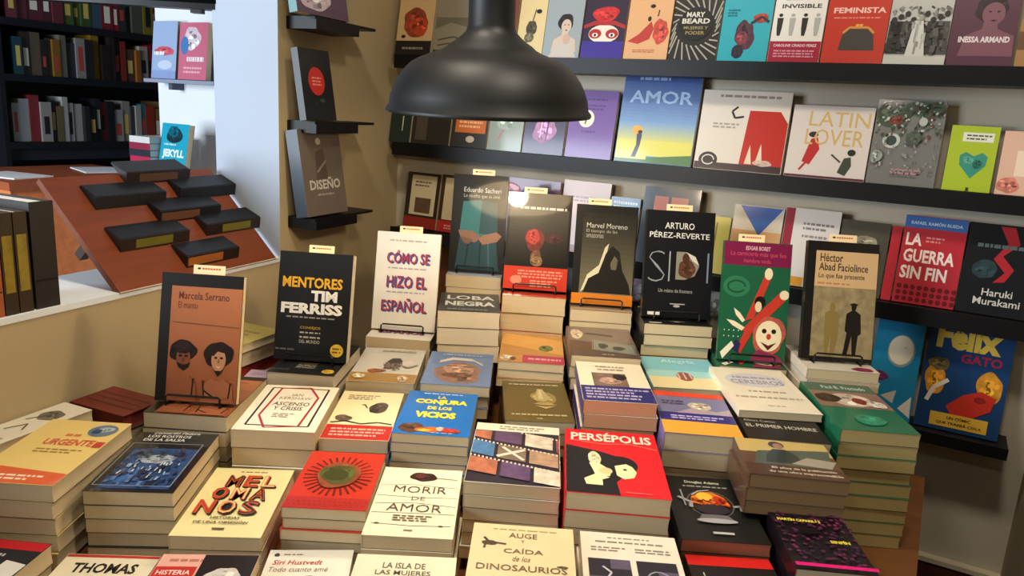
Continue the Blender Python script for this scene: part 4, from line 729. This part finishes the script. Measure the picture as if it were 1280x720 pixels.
wallbook('l9', 2, 979, 1079, 134, 'cfc6c0', [('t', 'c8a868', 'LATIN', .22, .72, .96, .92, .0), ('t', 'c8a868', 'LOVER', .20, .46, .92, .68, .0), ('p', 'b02c2c', [(.2, .22), (.28, .54), (.36, .56), (.40, .40), (.30, .18)]), ('e', '3a2a28', .3, .60, .06, .04), ('s', 'b02c2c', [(.18, .10), (.26, .22)], .005), ('p', '3a4438', [(.66, .10), (.72, .30), (.80, .32), (.82, .20), (.76, .06)]), ('e', '2a2a26', .80, .38, .05, .045), ('s', '3a4438', [(.56, .34), (.68, .24)], .004), ('r', '5a2a34', 0, 0, 1, .035)], 'large pale book with thin gold capitals and two little figures')
wallbook('l10', 2, 1081, 1166, 127, '70706c', [('b', '3a4a38', .25, .82, .26, .14, 1), ('b', '4a5a44', .7, .90, .3, .1, 1), ('b', '7a3a38', .3, .76, .1, .06), ('e', 'b8c0b8', .28, .52, .13, .09), ('e', '3a4440', .28, .52, .08, .06), *scatter(31, .02, .55, .98, .98, 120, ['2a3828', '4a5a44', '98a298', '6a3a38', '3a4a38', 'b8c0b8'], .06, .004, .2), *scatter(32, .05, .1, .95, .55, 40, ['8a8a86', '5a5a58', 'a0a09c'], .05, .003, .2), ('b', '8a948c', .1, .32, .08, .08), ('b', '4a5448', .6, .56, .12, .08, 1), ('e', 'a8b0a8', .7, .75, .06, .05), ('l', 'a87a80', .35, .12, .8, .2, 2)], 'large grey book with dark leaves and silver bubbles')
wallbook('l11', 2, 1176, 1236, 159, 'a3b830', [('r', 'dcdcc8', .26, .76, .90, .90), ('l', '5a5a50', .34, .78, .86, .88, 2), ('p', '3a8a78', [(.55, .20), (.28, .40), (.26, .54), (.38, .60), (.55, .54), (.72, .60), (.84, .54), (.82, .40)]), ('b', '5aa090', .45, .48, .1, .06), ('b', '2a6a5a', .65, .42, .1, .07), ('r', '3a3a28', .5, 0, .56, .06)], 'lime green book with a teal leafy heart')
wallbook('l12', 2, 1242, 1292, 166, 'd8b09a', [('r', 'e8d0b8', .4, .3, 1, .7), ('b', 'c87a68', .3, .15, .3, .12, 1)], 'salmon pink book at the end of its ledge')
wallbook('t1', 3, 503, 543, 217, '2b211c', [('r', 'c8ba98', .14, .24, .90, .95), ('ph', '5a4634', .3, .28, .78, .55), ('l', '6a5a48', .25, .74, .75, .86, 2), ('r', '8a2a22', 0, 0, 1, .2)], 'brown bordered cream book with a red foot in the room corner')
wallbook('t2', 3, 545, 590, 221, '3a2a22', [('r', 'd0bc94', .1, .22, .92, .95), ('r', 'b02c28', 0, 0, 1, .2), ('l', 'e0a890', .2, .05, .8, .14, 2)], 'cream book with a red foot, partly behind the propped teal dress book')
wallbook('t3', 3, 600, 690, 224, '6a3a5a', [('b', '3a4a8a', .7, .7, .25, .2), ('b', 'a84a5a', .3, .8, .2, .12)], 'purple and blue book peeping out above the propped books')
wallbook('t4', 3, 694, 752, 228, 'c09a88', [('l', '7a5a50', .2, .70, .7, .8, 2), ('r', '8a5a50', 0, 0, 1, .1)], 'dusty pink book behind the propped olive book')
wallbook('t5', 3, 754, 790, 248, '5a7a9a', [('l', 'c0d0e0', .1, .8, .9, .95, 2)], 'steel blue book behind the propped olive book')
wallbook('t6', 3, 793, 862, 236, '25303e', [('r', 'b86a58', .2, .55, .8, .88), ('r', '4a3a4a', .45, .55, .5, .88)], 'navy book with salmon squares behind the propped black book')
wallbook('t7', 3, 876, 903, 272, 'b5a850', [('s', '7a6a2a', [(.4, .1), (.4, .9)], .004)], 'narrow mustard yellow book between the propped black and green books')
wallbook('t8', 3, 905, 966, 259, 'c8bfae', [('r', 'c89a6a', 0, 0, 1, .66), ('p', '2a58a8', [(.12, .99), (.98, .99), (.56, .60)])], 'cream and tan book with a blue triangle', H=None)
wallbook('t9', 3, 968, 1036, 263, 'cdc8c4', [('r', '8a1a30', 0, 0, .17, 1), ('l', '7a7478', .35, .72, .9, .84, 2), ('l', '8a8488', .35, .62, .8, .68, 1), ('r', 'd0902c', .17, .0, .5, .12)], 'white book with a crimson strip along its spine')
wallbook('t10', 3, 1038, 1098, 278, '4a463c', [('b', '8a8470', .5, .7, .3, .1, 1), ('b', '2a2822', .6, .5, .3, .2, 1)], 'dark glossy shrink-wrapped book behind the propped sand book')
wallbook('t11', 3, 1100, 1112, 284, 'b02a34', [], 'narrow red book squeezed against the red book with the blue top band', T=.012)
wallbook('t12', 3, 1114, 1191, 273, 'b02c38', [('r', '3a64a4', 0, .86, 1, 1), ('t', 'b8cce4', 'RAFAEL RAMÓN RUEDA', .1, .90, .92, .945, .02), ('t', 'ecdcd8', 'LA', .06, .66, .32, .80, .03), ('t', 'ecdcd8', 'GUERRA', .06, .47, .88, .62, .03), ('t', 'ecdcd8', 'SIN FIN', .05, .28, .80, .43, .03), ('l', 'd88a88', .38, .70, .68, .78, 2)] + [('e', '6a1820', .08 + .11 * (k % 9), .05 + .07 * (k // 9), .04, .026) for k in range(27)], 'red book with a blue top band and white war title')
wallbook('t13', 3, 1193, 1284, 283, '15181c', [('p', 'a82830', [(.42, .98), (.62, .98), (.72, .80), (.52, .66), (.70, .52), (.60, .38), (.44, .36), (.58, .48), (.40, .62), (.56, .80)]), ('b', '2a3a40', .3, .5, .18, .1, 1), ('l', '5a6a6a', .15, .72, .85, .80, 1), ('t', 'ccc8c0', 'Haruki', .32, .21, .74, .29, .01), ('t', 'ccc8c0', 'Murakami', .22, .11, .86, .19, .01)], 'black book with a twisting red shape and white name')
wallbook('f0a', 4, 690, 755, 325, '4a7a84', [('g', '2a5a6a', '7aa0a4', .05, .3, .95, .95)], 'teal book glimpsed behind the propped red-banded and olive books')
wallbook('f0b', 4, 765, 845, 335, '8a2a5a', [('b', 'd8b8c8', .3, .7, .2, .1), ('s', 'e0c0d0', [(.1, .5), (.3, .6), (.5, .5)], .004), ('b', '5a1a40', .6, .5, .25, .2)], 'magenta patterned book glimpsed beside the propped black book')
wallbook('f0c', 4, 858, 925, 345, '6a6258', [('b', '8a8474', .4, .6, .3, .25, 1), ('b', '3a362e', .7, .4, .2, .2, 1)], 'mottled grey book glimpsed between the propped black and green books')
wallbook('f1', 4, 1078, 1136, 403, '1a84b4', [('e', '8a9a98', .58, .70, .29, .165), ('e', 'e0dccb', .57, .71, .26, .15), ('e', 'b8b49c', .66, .74, .02, .012), ('p', 'c8c4b8', [(.3, .22), (.62, .30), (.58, .16)]), ('p', 'e4e0d4', [(.7, .12), (.95, .26), (.98, .04)]), ('b', '6a2a5a', .2, .42, .2, .05)], 'bright blue book with a big white disc, on the lowest ledge')
wallbook('f2', 4, 1141, 1246, 402, '143a66', [('t', 'd8b648', 'Félix', .10, .72, .86, .95, .05), ('t', 'a82840', 'GATO', .42, .62, .90, .70, .03), ('b', 'c88a2c', .16, .44, .13, .13), ('b', 'c88a2c', .80, .44, .16, .13), ('b', '6a5a3a', .18, .58, .12, .06), ('s', 'd8d0c0', [(.1, .24), (.16, .36), (.32, .45)], .009), ('p', 'b83024', [(.34, .22), (.52, .34), (.72, .40), (.90, .36), (.86, .24), (.66, .15), (.44, .13)]), ('e', '8a2018', .72, .32, .07, .03), ('r', 'd0a63c', .18, .035, .86, .155), ('t', '3a2a18', 'UN CÓMIC', .38, .105, .66, .138, .03), ('t', '3a2a18', 'QUE TRAERÁ COLA', .26, .055, .80, .088, .03)], 'dark blue comic book with a yellow title and yellow banner on the lowest ledge')

xa, xb = ony(536, 350, 1.97).x, ony(600, 350, 1.97).x
o_ = MB().box(xa, 1.955, TZ - .4, xb, 1.998, Z3 - .04, mat('7a4424', .5, 'wood')).obj('wooden_panel'); tag(o_, 'reddish brown wooden panel on the wall behind the white propped book', 'panel')
# ================================================================== LEDGES AND BOOKS ON THE PIER
def Lmat(s, z, off=0.0):
    p = CORNER + DL * s + NL * off; return basis(DL, -NL, UP, Vector((p.x, p.y, z)))   # x along wall, y into the wall
G_L = 'books on the small pier ledges'
for nm, z, lab, bl_, br_, ytop, cover, spine, art, T in (
  ('p1', HC - .302, 'small black ledge lowest on the pier, under the grey-brown book', -.47, -.30, 168, '6a5e54', '3f4a56', [('e', 'c8c0b4', .45, .86, .06, .04), ('p', '55493f', [(.3, .3), (.36, .74), (.55, .78), (.62, .3)]), ('s', '8a7c70', [(.35, .5), (.6, .64)], .006), ('t', 'c8c0b4', 'DISEÑO', .14, .30, .88, .44, .03), ('l', 'a89c90', .3, .22, .7, .26, 1)], .040),
  ('p2', HC - .052, 'small black ledge on the pier under the black book', -.50, -.355, 66, '141416', '101014', [('e', 'c02c28', .48, .55, .26, .20), ('l', 'e09080', .34, .48, .64, .62, 3), ('e', '3a3a40', .6, .28, .08, .03), ('e', '2a2a30', .4, .24, .04, .02)], .02),
  ('p3', HC + .203, 'small black ledge highest on the pier', -.50, -.31, -60, '5a4458', '3a7a80', [('b', 'c8b8c0', .35, .2, .28, .16), ('b', '8a7080', .6, .5, .3, .2)], .024)):
    r = empty('wall_ledge', Lmat(-.42, z)); tag(r, lab, 'shelf', 'black ledges on the walls')
    MB().box(-.125, -.088, -.007, .145, -.0005, 0, M_black).obj('plate', r)
    MB().box(-.125, -.092, -.030, .06, -.0005, -.007, M_black).obj('bracket', r)
    pq = {'p1': ((385, 266), (435, 258)), 'p2': ((383, 151), (421, 148)), 'p3': ((372, 22), (436, 24))}[nm]
    bl_, br_ = [(onL(*t_, .08) - CORNER).dot(DL) for t_ in pq]
    le = radians(9); P = CORNER + DL * ((bl_ + br_) / 2) + NL * 0.08; P.z = z + .0003
    y = UP * cos(le) - NL * sin(le); zz = DL.cross(y)
    H = .225 if nm == 'p1' else (.178 if nm == 'p2' else .21)
    T2 = min(T, .072 - H * sin(le)); T2 = max(T2, .012)
    bd = book_data(nm, br_ - bl_, H, T2, cover, art, spine)
    book(bd, basis(DL, y, zz, P - zz * T2 + UP * (T2 * sin(le))), {'p1': 'grey-brown book with a pale figure and white capitals on the lowest pier ledge', 'p2': 'black book with a red disc on the pier ledge', 'p3': 'mauve book with a pale shape on the highest pier ledge'}[nm], G_L)

# ================================================================== OPENING: SLOPING BOARD, DICTIONARIES
B1, B2 = onL(148, 362), onL(345, 322)
s1, s2 = (B1 - CORNER).dot(DL), (B2 - CORNER).dot(DL) - 0.004
vdir = (-NL * 0.218 + UP * 0.215); Lb = vdir.length; vdir.normalize(); nb = DL.cross(vdir)
Pb = CORNER + DL * ((s1 + s2) / 2) + NL * 0.004; Pb.z = SILL + 0.001
bm_ = basis(DL, vdir, nb, Pb)
r = empty('sloping_board', bm_); tag(r, 'reddish brown sloping wooden display board on the sill', 'display board'); wb = (s2 - s1) / 2
MB().box(-wb, 0, -0.014, wb, Lb, 0, mat('7a3c20', 0.4, 'wood')).obj('panel', r)
MB().box(-wb, -0.002, -0.016, wb, 0.0, 0.001, mat('cdbfae', 0.5, 'wood')).obj('edge_strip', r)
MB().box(-wb + .05, Lb * .5, -0.10, -wb + .07, Lb * .5 + .02, -0.014, wd).obj('prop', r)
MB().box(wb - .07, Lb * .5, -0.10, wb - .05, Lb * .5 + .02, -0.014, wd).obj('prop', r)
IT = [(157, 237, 231, '2a2022', '5a4030', 'brown', (172, 220)), (112, 213, 262, '22201f', None, '', None), (215, 303, 250, '1d1f26', None, '', None), (199, 276, 277, '1f1b1c', '6a4630', 'tan', (200, 247)), (146, 240, 312, '30201c', '6e6a24', 'olive', (165, 215)), (246, 335, 293, '2e201c', '767028', 'yellow', (270, 316)), (231, 300, 331, '2a1e1a', 'a8622c', 'orange', (231, 277))]
LABS = ['dark case with a brown label, highest on the sloping board', 'plain charcoal case on the sloping board', 'plain blue-black case on the sloping board', 'dark case with a tan label in the middle of the sloping board', 'brown-black case with an olive label on the sloping board', 'brown-black case with a yellow-green label by the board end', 'dark case with an orange label, lowest on the sloping board']
inv = bm_.inverted()
def onboard(x, y):
    r_ = ray(x, y); k_ = (Pb - CAM).dot(nb) / r_.dot(nb); return inv @ (CAM + r_ * k_)
for (xa, xb, yb_, c, lc_, _, lx), lab in zip(IT, LABS):
    A = onboard(xa, yb_ + (xb - xa) * .06); B = onboard(xb, yb_ - (xb - xa) * .13)
    cx, cy = (A.x + B.x) / 2, (A.y + B.y) / 2; wdt = min(abs(B.x - A.x), .2) * .95
    pt = bm_ @ Vector((cx, cy, 0.0006))
    e = empty('slim_case', basis(DL, -NL, UP, pt)); tag(e, lab, 'case', 'dark cases on the sloping board')
    mc = mat(c, 0.4, 'print'); tt = .027; dp = .046; h2 = dp * .985; w2 = wdt / 2
    b = MB(); b.hexa([(-w2, 0, 0), (w2, 0, 0), (w2, dp, h2), (-w2, dp, h2), (-w2, -.004, tt), (w2, -.004, tt), (w2, dp, h2 + .002), (-w2, dp, h2 + .002)], mc); b.obj('body', e)
    b = MB(); b.hexa([(-w2 + .002, -.002, tt + .0002), (w2 - .002, -.002, tt + .0002), (w2 - .002, dp, h2 + .0022), (-w2 + .002, dp, h2 + .0022), (-w2 + .002, -.002, tt + .002), (w2 - .002, -.002, tt + .002), (w2 - .002, dp, h2 + .004), (-w2 + .002, dp, h2 + .004)], mat('141214', .5, 'print')); b.obj('lid', e)
    if lc_:
        f0 = max(-.48, (lx[0] - xa) / (xb - xa) - .5); f1 = (lx[1] - xa) / (xb - xa) - .5
        b = MB(); b.hexa([(wdt * f0, -.0018, .004), (wdt * f1, -.0018, .004), (wdt * f1, -.0004, .004), (wdt * f0, -.0004, .004), (wdt * f0, -.0048, tt - .004), (wdt * f1, -.0048, tt - .004), (wdt * f1, -.0032, tt - .004), (wdt * f0, -.0032, tt - .004)], mat(lc_, .5, 'print')); b.obj('label', e)
# upright dictionaries at the end of the sill
spx = [(-16, 8, 'a0582c', None, 'orange-brown spine'), (9, 26, '3a2c1c', '8a7420', 'yellow-lettered spine, next to the orange-brown one'), (27, 44, '3c2e1e', '8c7826', 'yellow-lettered spine, next to the broad dark one'), (47, 77, '2b2622', None, 'broad plain dark spine')]
for xa, xb, c, lc_, nm in spx:
    A = onL(xa, 401 - .235 * xa - 3, -.004); B = onL(xb, 401 - .235 * xb - 3, -.004)
    sa, sb = (A - CORNER).dot(DL), (B - CORNER).dot(DL); wv = (sb - sa) * .97
    H = .185 if lc_ else .20; D = .145
    if xa < 0: H = .17
    p = CORNER + DL * ((sa + sb) / 2) + NL * (-.006); p.z = SILL + .0003
    e = empty('dictionary', basis(DL, -NL, UP, p)); tag(e, 'thick upright dictionary on the sill with ' + nm, 'book', 'dictionaries on the sill')
    mc = mat(c, .45, 'print'); b = MB(); b.box(-wv / 2, 0, 0, wv / 2, .003, H, mc); b.box(-wv / 2, .003, 0, -wv / 2 + .0022, D, H, mc); b.box(wv / 2 - .0022, .003, 0, wv / 2, D, H, mc); b.obj('cover', e)
    MB().box(-wv / 2 + .0022, .003, .003, wv / 2 - .0022, D - .003, H - .004, mat('f0f0ee', .8, 'pages')).obj('page_block', e)
    if lc_: MB().box(-wv * .36, -.0006, H * .22, wv * .36, 0, H * .78, mat(lc_, .45, 'photo')).obj('spine_label', e)
    else: MB().box(-wv * .45, -.0006, H * .26, wv * .45, 0, H * .275, mat('141210', .45)).obj('spine_rule', e)

# ================================================================== NEXT ROOM: COUNTER, PAPERS, BOOKS, PARTITION LEDGE, SCREEN, BOOKCASE
cz = onx(40, 224, -2.5).z
r = empty('counter', Matrix.Translation((-2.45, 1.2, 0))); tag(r, 'orange wooden counter in the next room', 'counter')
cl_, cr_ = onx(12, 228, -2.45).y, 1.80
MB().box(-.45, cl_ - 1.2, 0, .0, cr_ - 1.2, cz - .025, mat('d07a44', .5, 'wood')).obj('body', r)
MB().box(-.46, cl_ - 1.21, cz - .025, .015, cr_ - 1.2, cz, mat('9a5030', .45, 'wood')).obj('worktop', r)
p0 = onz(58, 223, HC - cz)
for k, (dx, dy, an) in enumerate(((0.0, 0, .2), (-.06, .42, -.3))):
    o_ = MB().box(-.1, -.07, 0, .1, .07, .004, mat('dfe2e6', .7, 'print')).obj('paper_sheet', None, yawm(Vector((-2.62 + dx, 1.35 + dy * .8, cz)), an)); tag(o_, ['white sheets of paper on the orange counter', 'white papers on the counter behind the sloping board'][k], 'paper', 'papers on the counter')
# cyan book and stack behind it, on the counter
Yc = 1.72
A, B = ony(196, 212, Yc), ony(229, 213, Yc); le = radians(10); y = Vector((0, sin(le), cos(le))); zz = Vector((0, -cos(le), sin(le))); P = (A + B) / 2; P.z = cz + .001
H = solve_h(P, y, 156, .1, .5)
bd = book_data('cyan', (B - A).length, H, .022, '1c9cb8', [('b', '103038', .5, .78, .3, .14, 1), ('b', '0c5a70', .45, .85, .2, .1), ('t', 'e0f0f4', 'JEKYLL', .12, .34, .92, .52, .05), ('t', 'e0f0f4', 'HYDE', .16, .12, .9, .28, .05), ('l', 'c0e0e8', .15, .58, .6, .64, 1)], '0f7890')
book(bd, basis(Vector((1, 0, 0)), y, zz, P - zz * .022 + UP * .022 * sin(le)), 'cyan book with white letters propped on the counter')
xs, xe = ony(169, 190, Yc).x, ony(195, 190, Yc).x
zt = ony(180, 170, Yc).z; cols = ['7a2038', 'c8c4c0', 'b02c50', '2a3038', '8a2a40', 'd0ccc8']
nS = 6; tS = (zt - cz) / nS
for k in range(nS):
    bd = book_data('cs%d' % k, .16, xe - xs - .002 * (k % 3), tS * .97, cols[k], [], pages='dcd8d0')
    book(bd, yawm(Vector((xe - .004, Yc + .06, cz + tS * k)), pi / 2), ['dark red', 'pale grey', 'crimson', 'charcoal', 'wine red', 'off-white'][k] + ' book in the small pile beside the cyan book, ' + ['lowest', 'second from below', 'third from below', 'fourth from below', 'fifth from below', 'topmost'][k], 'pile on the counter')
# partition ledge with two books and a low one
PY = 1.90
zl = ony(225, 100, PY - .07).z; xa, xb = ony(181, 98, PY - .08).x, ony(268, 102, PY - .08).x
r = empty('partition_ledge', Matrix.Translation(((xa + xb) / 2, PY, zl))); tag(r, 'pale blue-grey ledge on the white partition', 'shelf')
MB().box(-(xb - xa) / 2, -.085, -.012, (xb - xa) / 2, -.0005, 0, mat('8a94a8', .5, 'metal')).obj('board', r)
MB().box(-(xb - xa) / 2 + .09, -.05, -.035, -(xb - xa) / 2 + .11, -.0005, -.012, mat('50586a', .5, 'metal')).obj('bracket', r)
for key, xl, xr, yt, c, art, lab in (('q1', 189, 219, 27, '9aaed0', [('b', 'c85a68', .5, .48, .4, .08), ('l', 'e8ecf4', .1, .38, .5, .5, 1), ('e', 'c0ccdf', .55, .24, .3, .08), ('r', '8a9cc8', 0, 0, 1, .14)], 'pale blue book with a pink streak on the partition ledge'), ('q2', 222, 257, 29, 'c86a80', [('b', 'd8c4cc', .45, .72, .3, .2), ('e', '4a7ab0', .2, .6, .14, .16), ('l', 'f0dce0', .3, .28, .9, .44, 1), ('l', 'e8b0bc', .2, .1, .85, .24, 2)], 'pink and blue book on the partition ledge')):
    A, B = ony(xl, 98, PY - .06), ony(xr, 98, PY - .06); P = (A + B) / 2; P.z = zl + .0005; le = radians(6)
    y = Vector((0, sin(le), cos(le))); zz = Vector((0, -cos(le), sin(le))); H = solve_h(P, y, yt, .1, .4)
    bd = book_data(key, (B - A).length, H, .022, c, art, '1a1c24'); book(bd, basis(Vector((1, 0, 0)), y, zz, P - zz * .022 + UP * .022 * sin(le)), lab, 'books on the partition ledge')
# black screen hanging from the ceiling
dS = 2.05
pa, pb = ray(-60, -6), ray(320, 18); pa = CAM + pa * (dS / pa.dot(F0)); pb = CAM + pb * (dS / pb.dot(F0)); zS = (pa.z + pb.z) / 2 + .004
mid = (pa + pb) / 2; wS = (pb - pa).length
r = empty('wall_screen', basis(R0, F0, UP, Vector((pb.x, pb.y, zS)) - R0 * (wS / 2))); tag(r, 'black screen hanging from the ceiling above the sill', 'screen')
MB().box(-wS / 2, 0, 0, wS / 2, .04, .5, mat('08080a', .35, 'metal')).obj('casing', r)
MB().box(-wS / 2 + .012, -.001, .014, wS / 2 - .012, 0, .488, mat('030304', .15, 'metal')).obj('panel', r)
sx = wS / 2 - (320 - 247) * dS / 950; MB().box(sx - .014, .005, -.010, sx + .014, .03, 0, mat('2a2a2e', .4, 'metal')).obj('sensor', r)
MB().tube([(0, .03, .45), (0, .03, CEIL - zS)], .02, M_black, 10).obj('ceiling_mount', r)
# dark bookcase
BX = -4.1
yl, yr = onx(6, 150, BX).y, onx(262, 150, BX).y
zrow = [onx(100, yy, BX).z for yy in (33, 98, 177, 247)]
ztop = CEIL - .25
r = empty('bookcase', Matrix.Translation((BX - .14, (yl + yr) / 2, 0))); tag(r, 'tall dark bookcase full of books in the next room', 'bookcase')
hw = (yr - yl) / 2; dk = mat('14151d', .5, 'wood')
MB().box(-.16, -hw - .02, 0, -.145, hw + .02, ztop, dk).obj('back_panel', r)
for s in (-1, 1): MB().box(-.145, s * hw - .012, 0, .15, s * hw + .012, ztop, dk).obj('side_panel', r)
for z in zrow + [zrow[0] + .32, zrow[0] + .64, .1]: MB().box(-.145, -hw + .012, z - .035, .15, hw - .012, z, dk).obj('shelf_board', r)
MB().box(.10, -hw + .012, zrow[2] - .095, .115, hw - .012, zrow[2] - .035, mat('24262e', .5, 'wood')).obj('valance', r)
for s in (-.33, .33): MB().box(-.145, hw * s * 1.0 - .008, .1, .13, hw * s + .008, .6, dk).obj('divider', r)
pal = {0: ['8a3a4a', '8a3a4a', '7a3444', '6a3040', '8a3a4a', '5a7a3a', '5a7a3a', '4a6a34', '50708a', 'a03038', 'c02838', '3a4a44', '2a3a44', '6a6a5a', 'a8942a', 'c0a830', '8a7a2a', '6a6458', '2c3034', '24282c'],
       1: ['1a5060', '3a2a24', '7a6a5a', '2a2624', '4a443c', 'a87a2a', '8a8478', '4a4a5a', 'b8b8b4', '2a2a30', 'c8a02a', '30241c', '3a2a28', '2e2624', 'a8382c', '6a5048', 'c87a2c', 'd0ccc0', 'c02a30', 'b82830', 'c83038', '3a3c40', 'b0aca4', '4a4c50', '807c74', '847e76', '78726a'],
       2: ['d8dce0', 'd0d4d8', 'a83038', 'c8c4bc', '2a2c30', '8a7a50', 'e0e0dc', 'dcdcd8', 'd4d4d0', '2c2c34', '1c1c22', '24242a', 'a8282c', '1e1e24', 'c8c8c4', 'b8b4ac', '4a4a50', 'd8d4cc', '3a8a94', 'c0402c', 'c89a50', '8a6a40', '3a3028', '2a3a2a', 'a8b040', '2c3c28'],
       3: ['3a2a34', '4a4a50', '6a6c70', '2a2a2e', '7a7c80', '30323a', '3c2c38', '505258', '26282c', '60646a']}
NAMEC = lambda h: (lambda r_, g_, b_: 'white' if min(r_, g_, b_) > 195 else 'black' if max(r_, g_, b_) < 50 else 'dark grey' if max(r_, g_, b_) - min(r_, g_, b_) < 20 and max(r_, g_, b_) < 110 else 'pale grey' if max(r_, g_, b_) - min(r_, g_, b_) < 22 else 'red' if r_ > 150 and g_ < 90 and b_ < 90 else 'yellow' if r_ > 140 and g_ > 110 and b_ < 90 else 'orange' if r_ > 150 and g_ > 60 and b_ < 70 else 'pink' if r_ > 95 and b_ > g_ and g_ < 80 else 'green' if g_ > r_ and g_ > b_ else 'blue' if b_ > r_ else 'brown')(int(h[0:2], 16), int(h[2:4], 16), int(h[4:6], 16))
SHN = {0: 'highest visible bookcase shelf', 1: 'second visible bookcase shelf', 2: 'third visible bookcase shelf', 3: 'bookcase shelf just above the counter'}
NTH = ['', 'second ', 'third ', 'fourth ', 'fifth ', 'sixth ', 'seventh ', 'eighth ', 'ninth ', 'tenth ', 'eleventh ', 'twelfth ']
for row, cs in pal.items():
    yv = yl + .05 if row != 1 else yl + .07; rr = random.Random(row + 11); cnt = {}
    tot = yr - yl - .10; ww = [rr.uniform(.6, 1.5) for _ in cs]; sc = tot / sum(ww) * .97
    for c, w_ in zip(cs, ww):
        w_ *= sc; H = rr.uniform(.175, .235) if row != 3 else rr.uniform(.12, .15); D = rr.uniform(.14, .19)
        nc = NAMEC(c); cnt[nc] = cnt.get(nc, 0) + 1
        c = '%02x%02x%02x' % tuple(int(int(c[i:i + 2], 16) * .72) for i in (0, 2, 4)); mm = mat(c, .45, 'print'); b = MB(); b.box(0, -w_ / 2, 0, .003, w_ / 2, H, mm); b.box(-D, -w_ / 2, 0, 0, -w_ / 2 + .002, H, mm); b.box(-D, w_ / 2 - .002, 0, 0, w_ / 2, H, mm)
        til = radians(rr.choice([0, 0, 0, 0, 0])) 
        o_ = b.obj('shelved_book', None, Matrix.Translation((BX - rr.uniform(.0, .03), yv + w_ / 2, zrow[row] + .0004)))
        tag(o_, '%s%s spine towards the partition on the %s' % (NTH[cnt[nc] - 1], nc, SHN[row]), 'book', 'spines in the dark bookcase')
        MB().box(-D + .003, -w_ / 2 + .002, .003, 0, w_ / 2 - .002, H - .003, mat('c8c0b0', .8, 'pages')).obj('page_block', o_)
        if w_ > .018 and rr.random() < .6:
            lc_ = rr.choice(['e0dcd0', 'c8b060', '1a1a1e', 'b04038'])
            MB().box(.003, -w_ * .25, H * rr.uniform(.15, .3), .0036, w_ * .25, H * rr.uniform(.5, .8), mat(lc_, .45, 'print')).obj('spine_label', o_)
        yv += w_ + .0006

# ================================================================== LOOSE BOOKS BESIDE THE PARAPET
# drawing-covered book with a red ribbed end, lying behind the yellow stack
def wallside(s0, s1, o0, o1, h, T, key, cover, art, lab, **kw):
    """a book lying along the parapet: from s0 to s1 along it, o0 to o1 away from it"""
    p = CORNER + DL * s0 + NL * ((o0 + o1) / 2); p.z = HC - h - T
    bd = book_data(key, o1 - o0, s1 - s0, T, cover, art, **kw); book(bd, basis(NL, DL, UP, p), lab, G_T); return p
p_ = wallside(-1.44, -1.215, .006, .082, .600, .022, 'drawn', 'd8d0bc', [('b', '6a6458', .5, .75, .3, .1, 1), ('s', '4a463c', [(.2, .6), (.5, .8), (.8, .7)], .003), ('s', '4a463c', [(.3, .4), (.5, .55), (.7, .45)], .003), ('l', '8a8474', .2, .1, .8, .3, 3)], 'off-white paperback with an ink drawing, lying against the low wall')
for k in range(1, 5):
    wallside(-1.44, -1.215, .006, .080, .600 + .0225 * k, .022, 'drawnb%d' % k, ['3a3430', '4a3c30', '2e2a28', '5a4a3c'][k - 1], [], ['charcoal', 'dark brown', 'black', 'brown'][k - 1] + ' book lying against the low wall under the ink-drawing book')
wallside(-1.205, -1.105, .006, .15, .602, .033, 'redrib', '6a231c', [('s', '4a1814', [(.05, .5), (.95, .5)], .004), ('s', '4a1814', [(.05, .7), (.95, .7)], .004), ('s', '4a1814', [(.05, .3), (.95, .3)], .004)], 'small thick dark red book with ribbed cover, lying against the low wall', pages='7a3026', hard=True)
for k in range(1, 4):
    wallside(-1.205, -1.105, .008, .148, .602 + .0335 * k, .033, 'redribb%d' % k, ['5a3a2a', '8a7a60', '4a2a24'][k - 1], [], ['brown', 'sand', 'maroon'][k - 1] + ' book under the small dark red ribbed book')
zz_ = .545
for k, (c, T, art, lab, pg) in enumerate((('b8a860', .020, [('l', '8a7a40', .2, .4, .8, .8, 4)], 'mustard yellow book topmost of the mixed pile by the low wall', PAGE), ('c8b48c', .034, [], 'sand-coloured book under the mustard yellow one', 'cdb894'), ('9a2420', .030, [], 'dark red book in the mixed pile by the low wall', '9a2a22'), ('b8a880', .034, [], 'beige book under the dark red one in the mixed pile', 'c0ac84'), ('a89878', .034, [], 'light brown book in the mixed pile, second from the table', PAGE), ('8a7a60', .037, [], 'taupe book at the bottom of the mixed pile', PAGE))):
    wallside(-.965 + .004 * (k % 2), -.745, .008, .15 - .004 * (k % 3), zz_, T, 'mix%d' % k, c, art, lab, pages=pg); zz_ += T + .0002
lil = uw(-.545, 1.55, .605)
stack('lilac', lil, YAW, .075, .09, .026, HC - .605, 4, 'b8a0b4', [('l', '8a7488', .2, .6, .8, .8, 3)], 'pale lilac paperback lying between two propped books by the low wall', 'pale lilac paperback')
settle(); build_stacks()
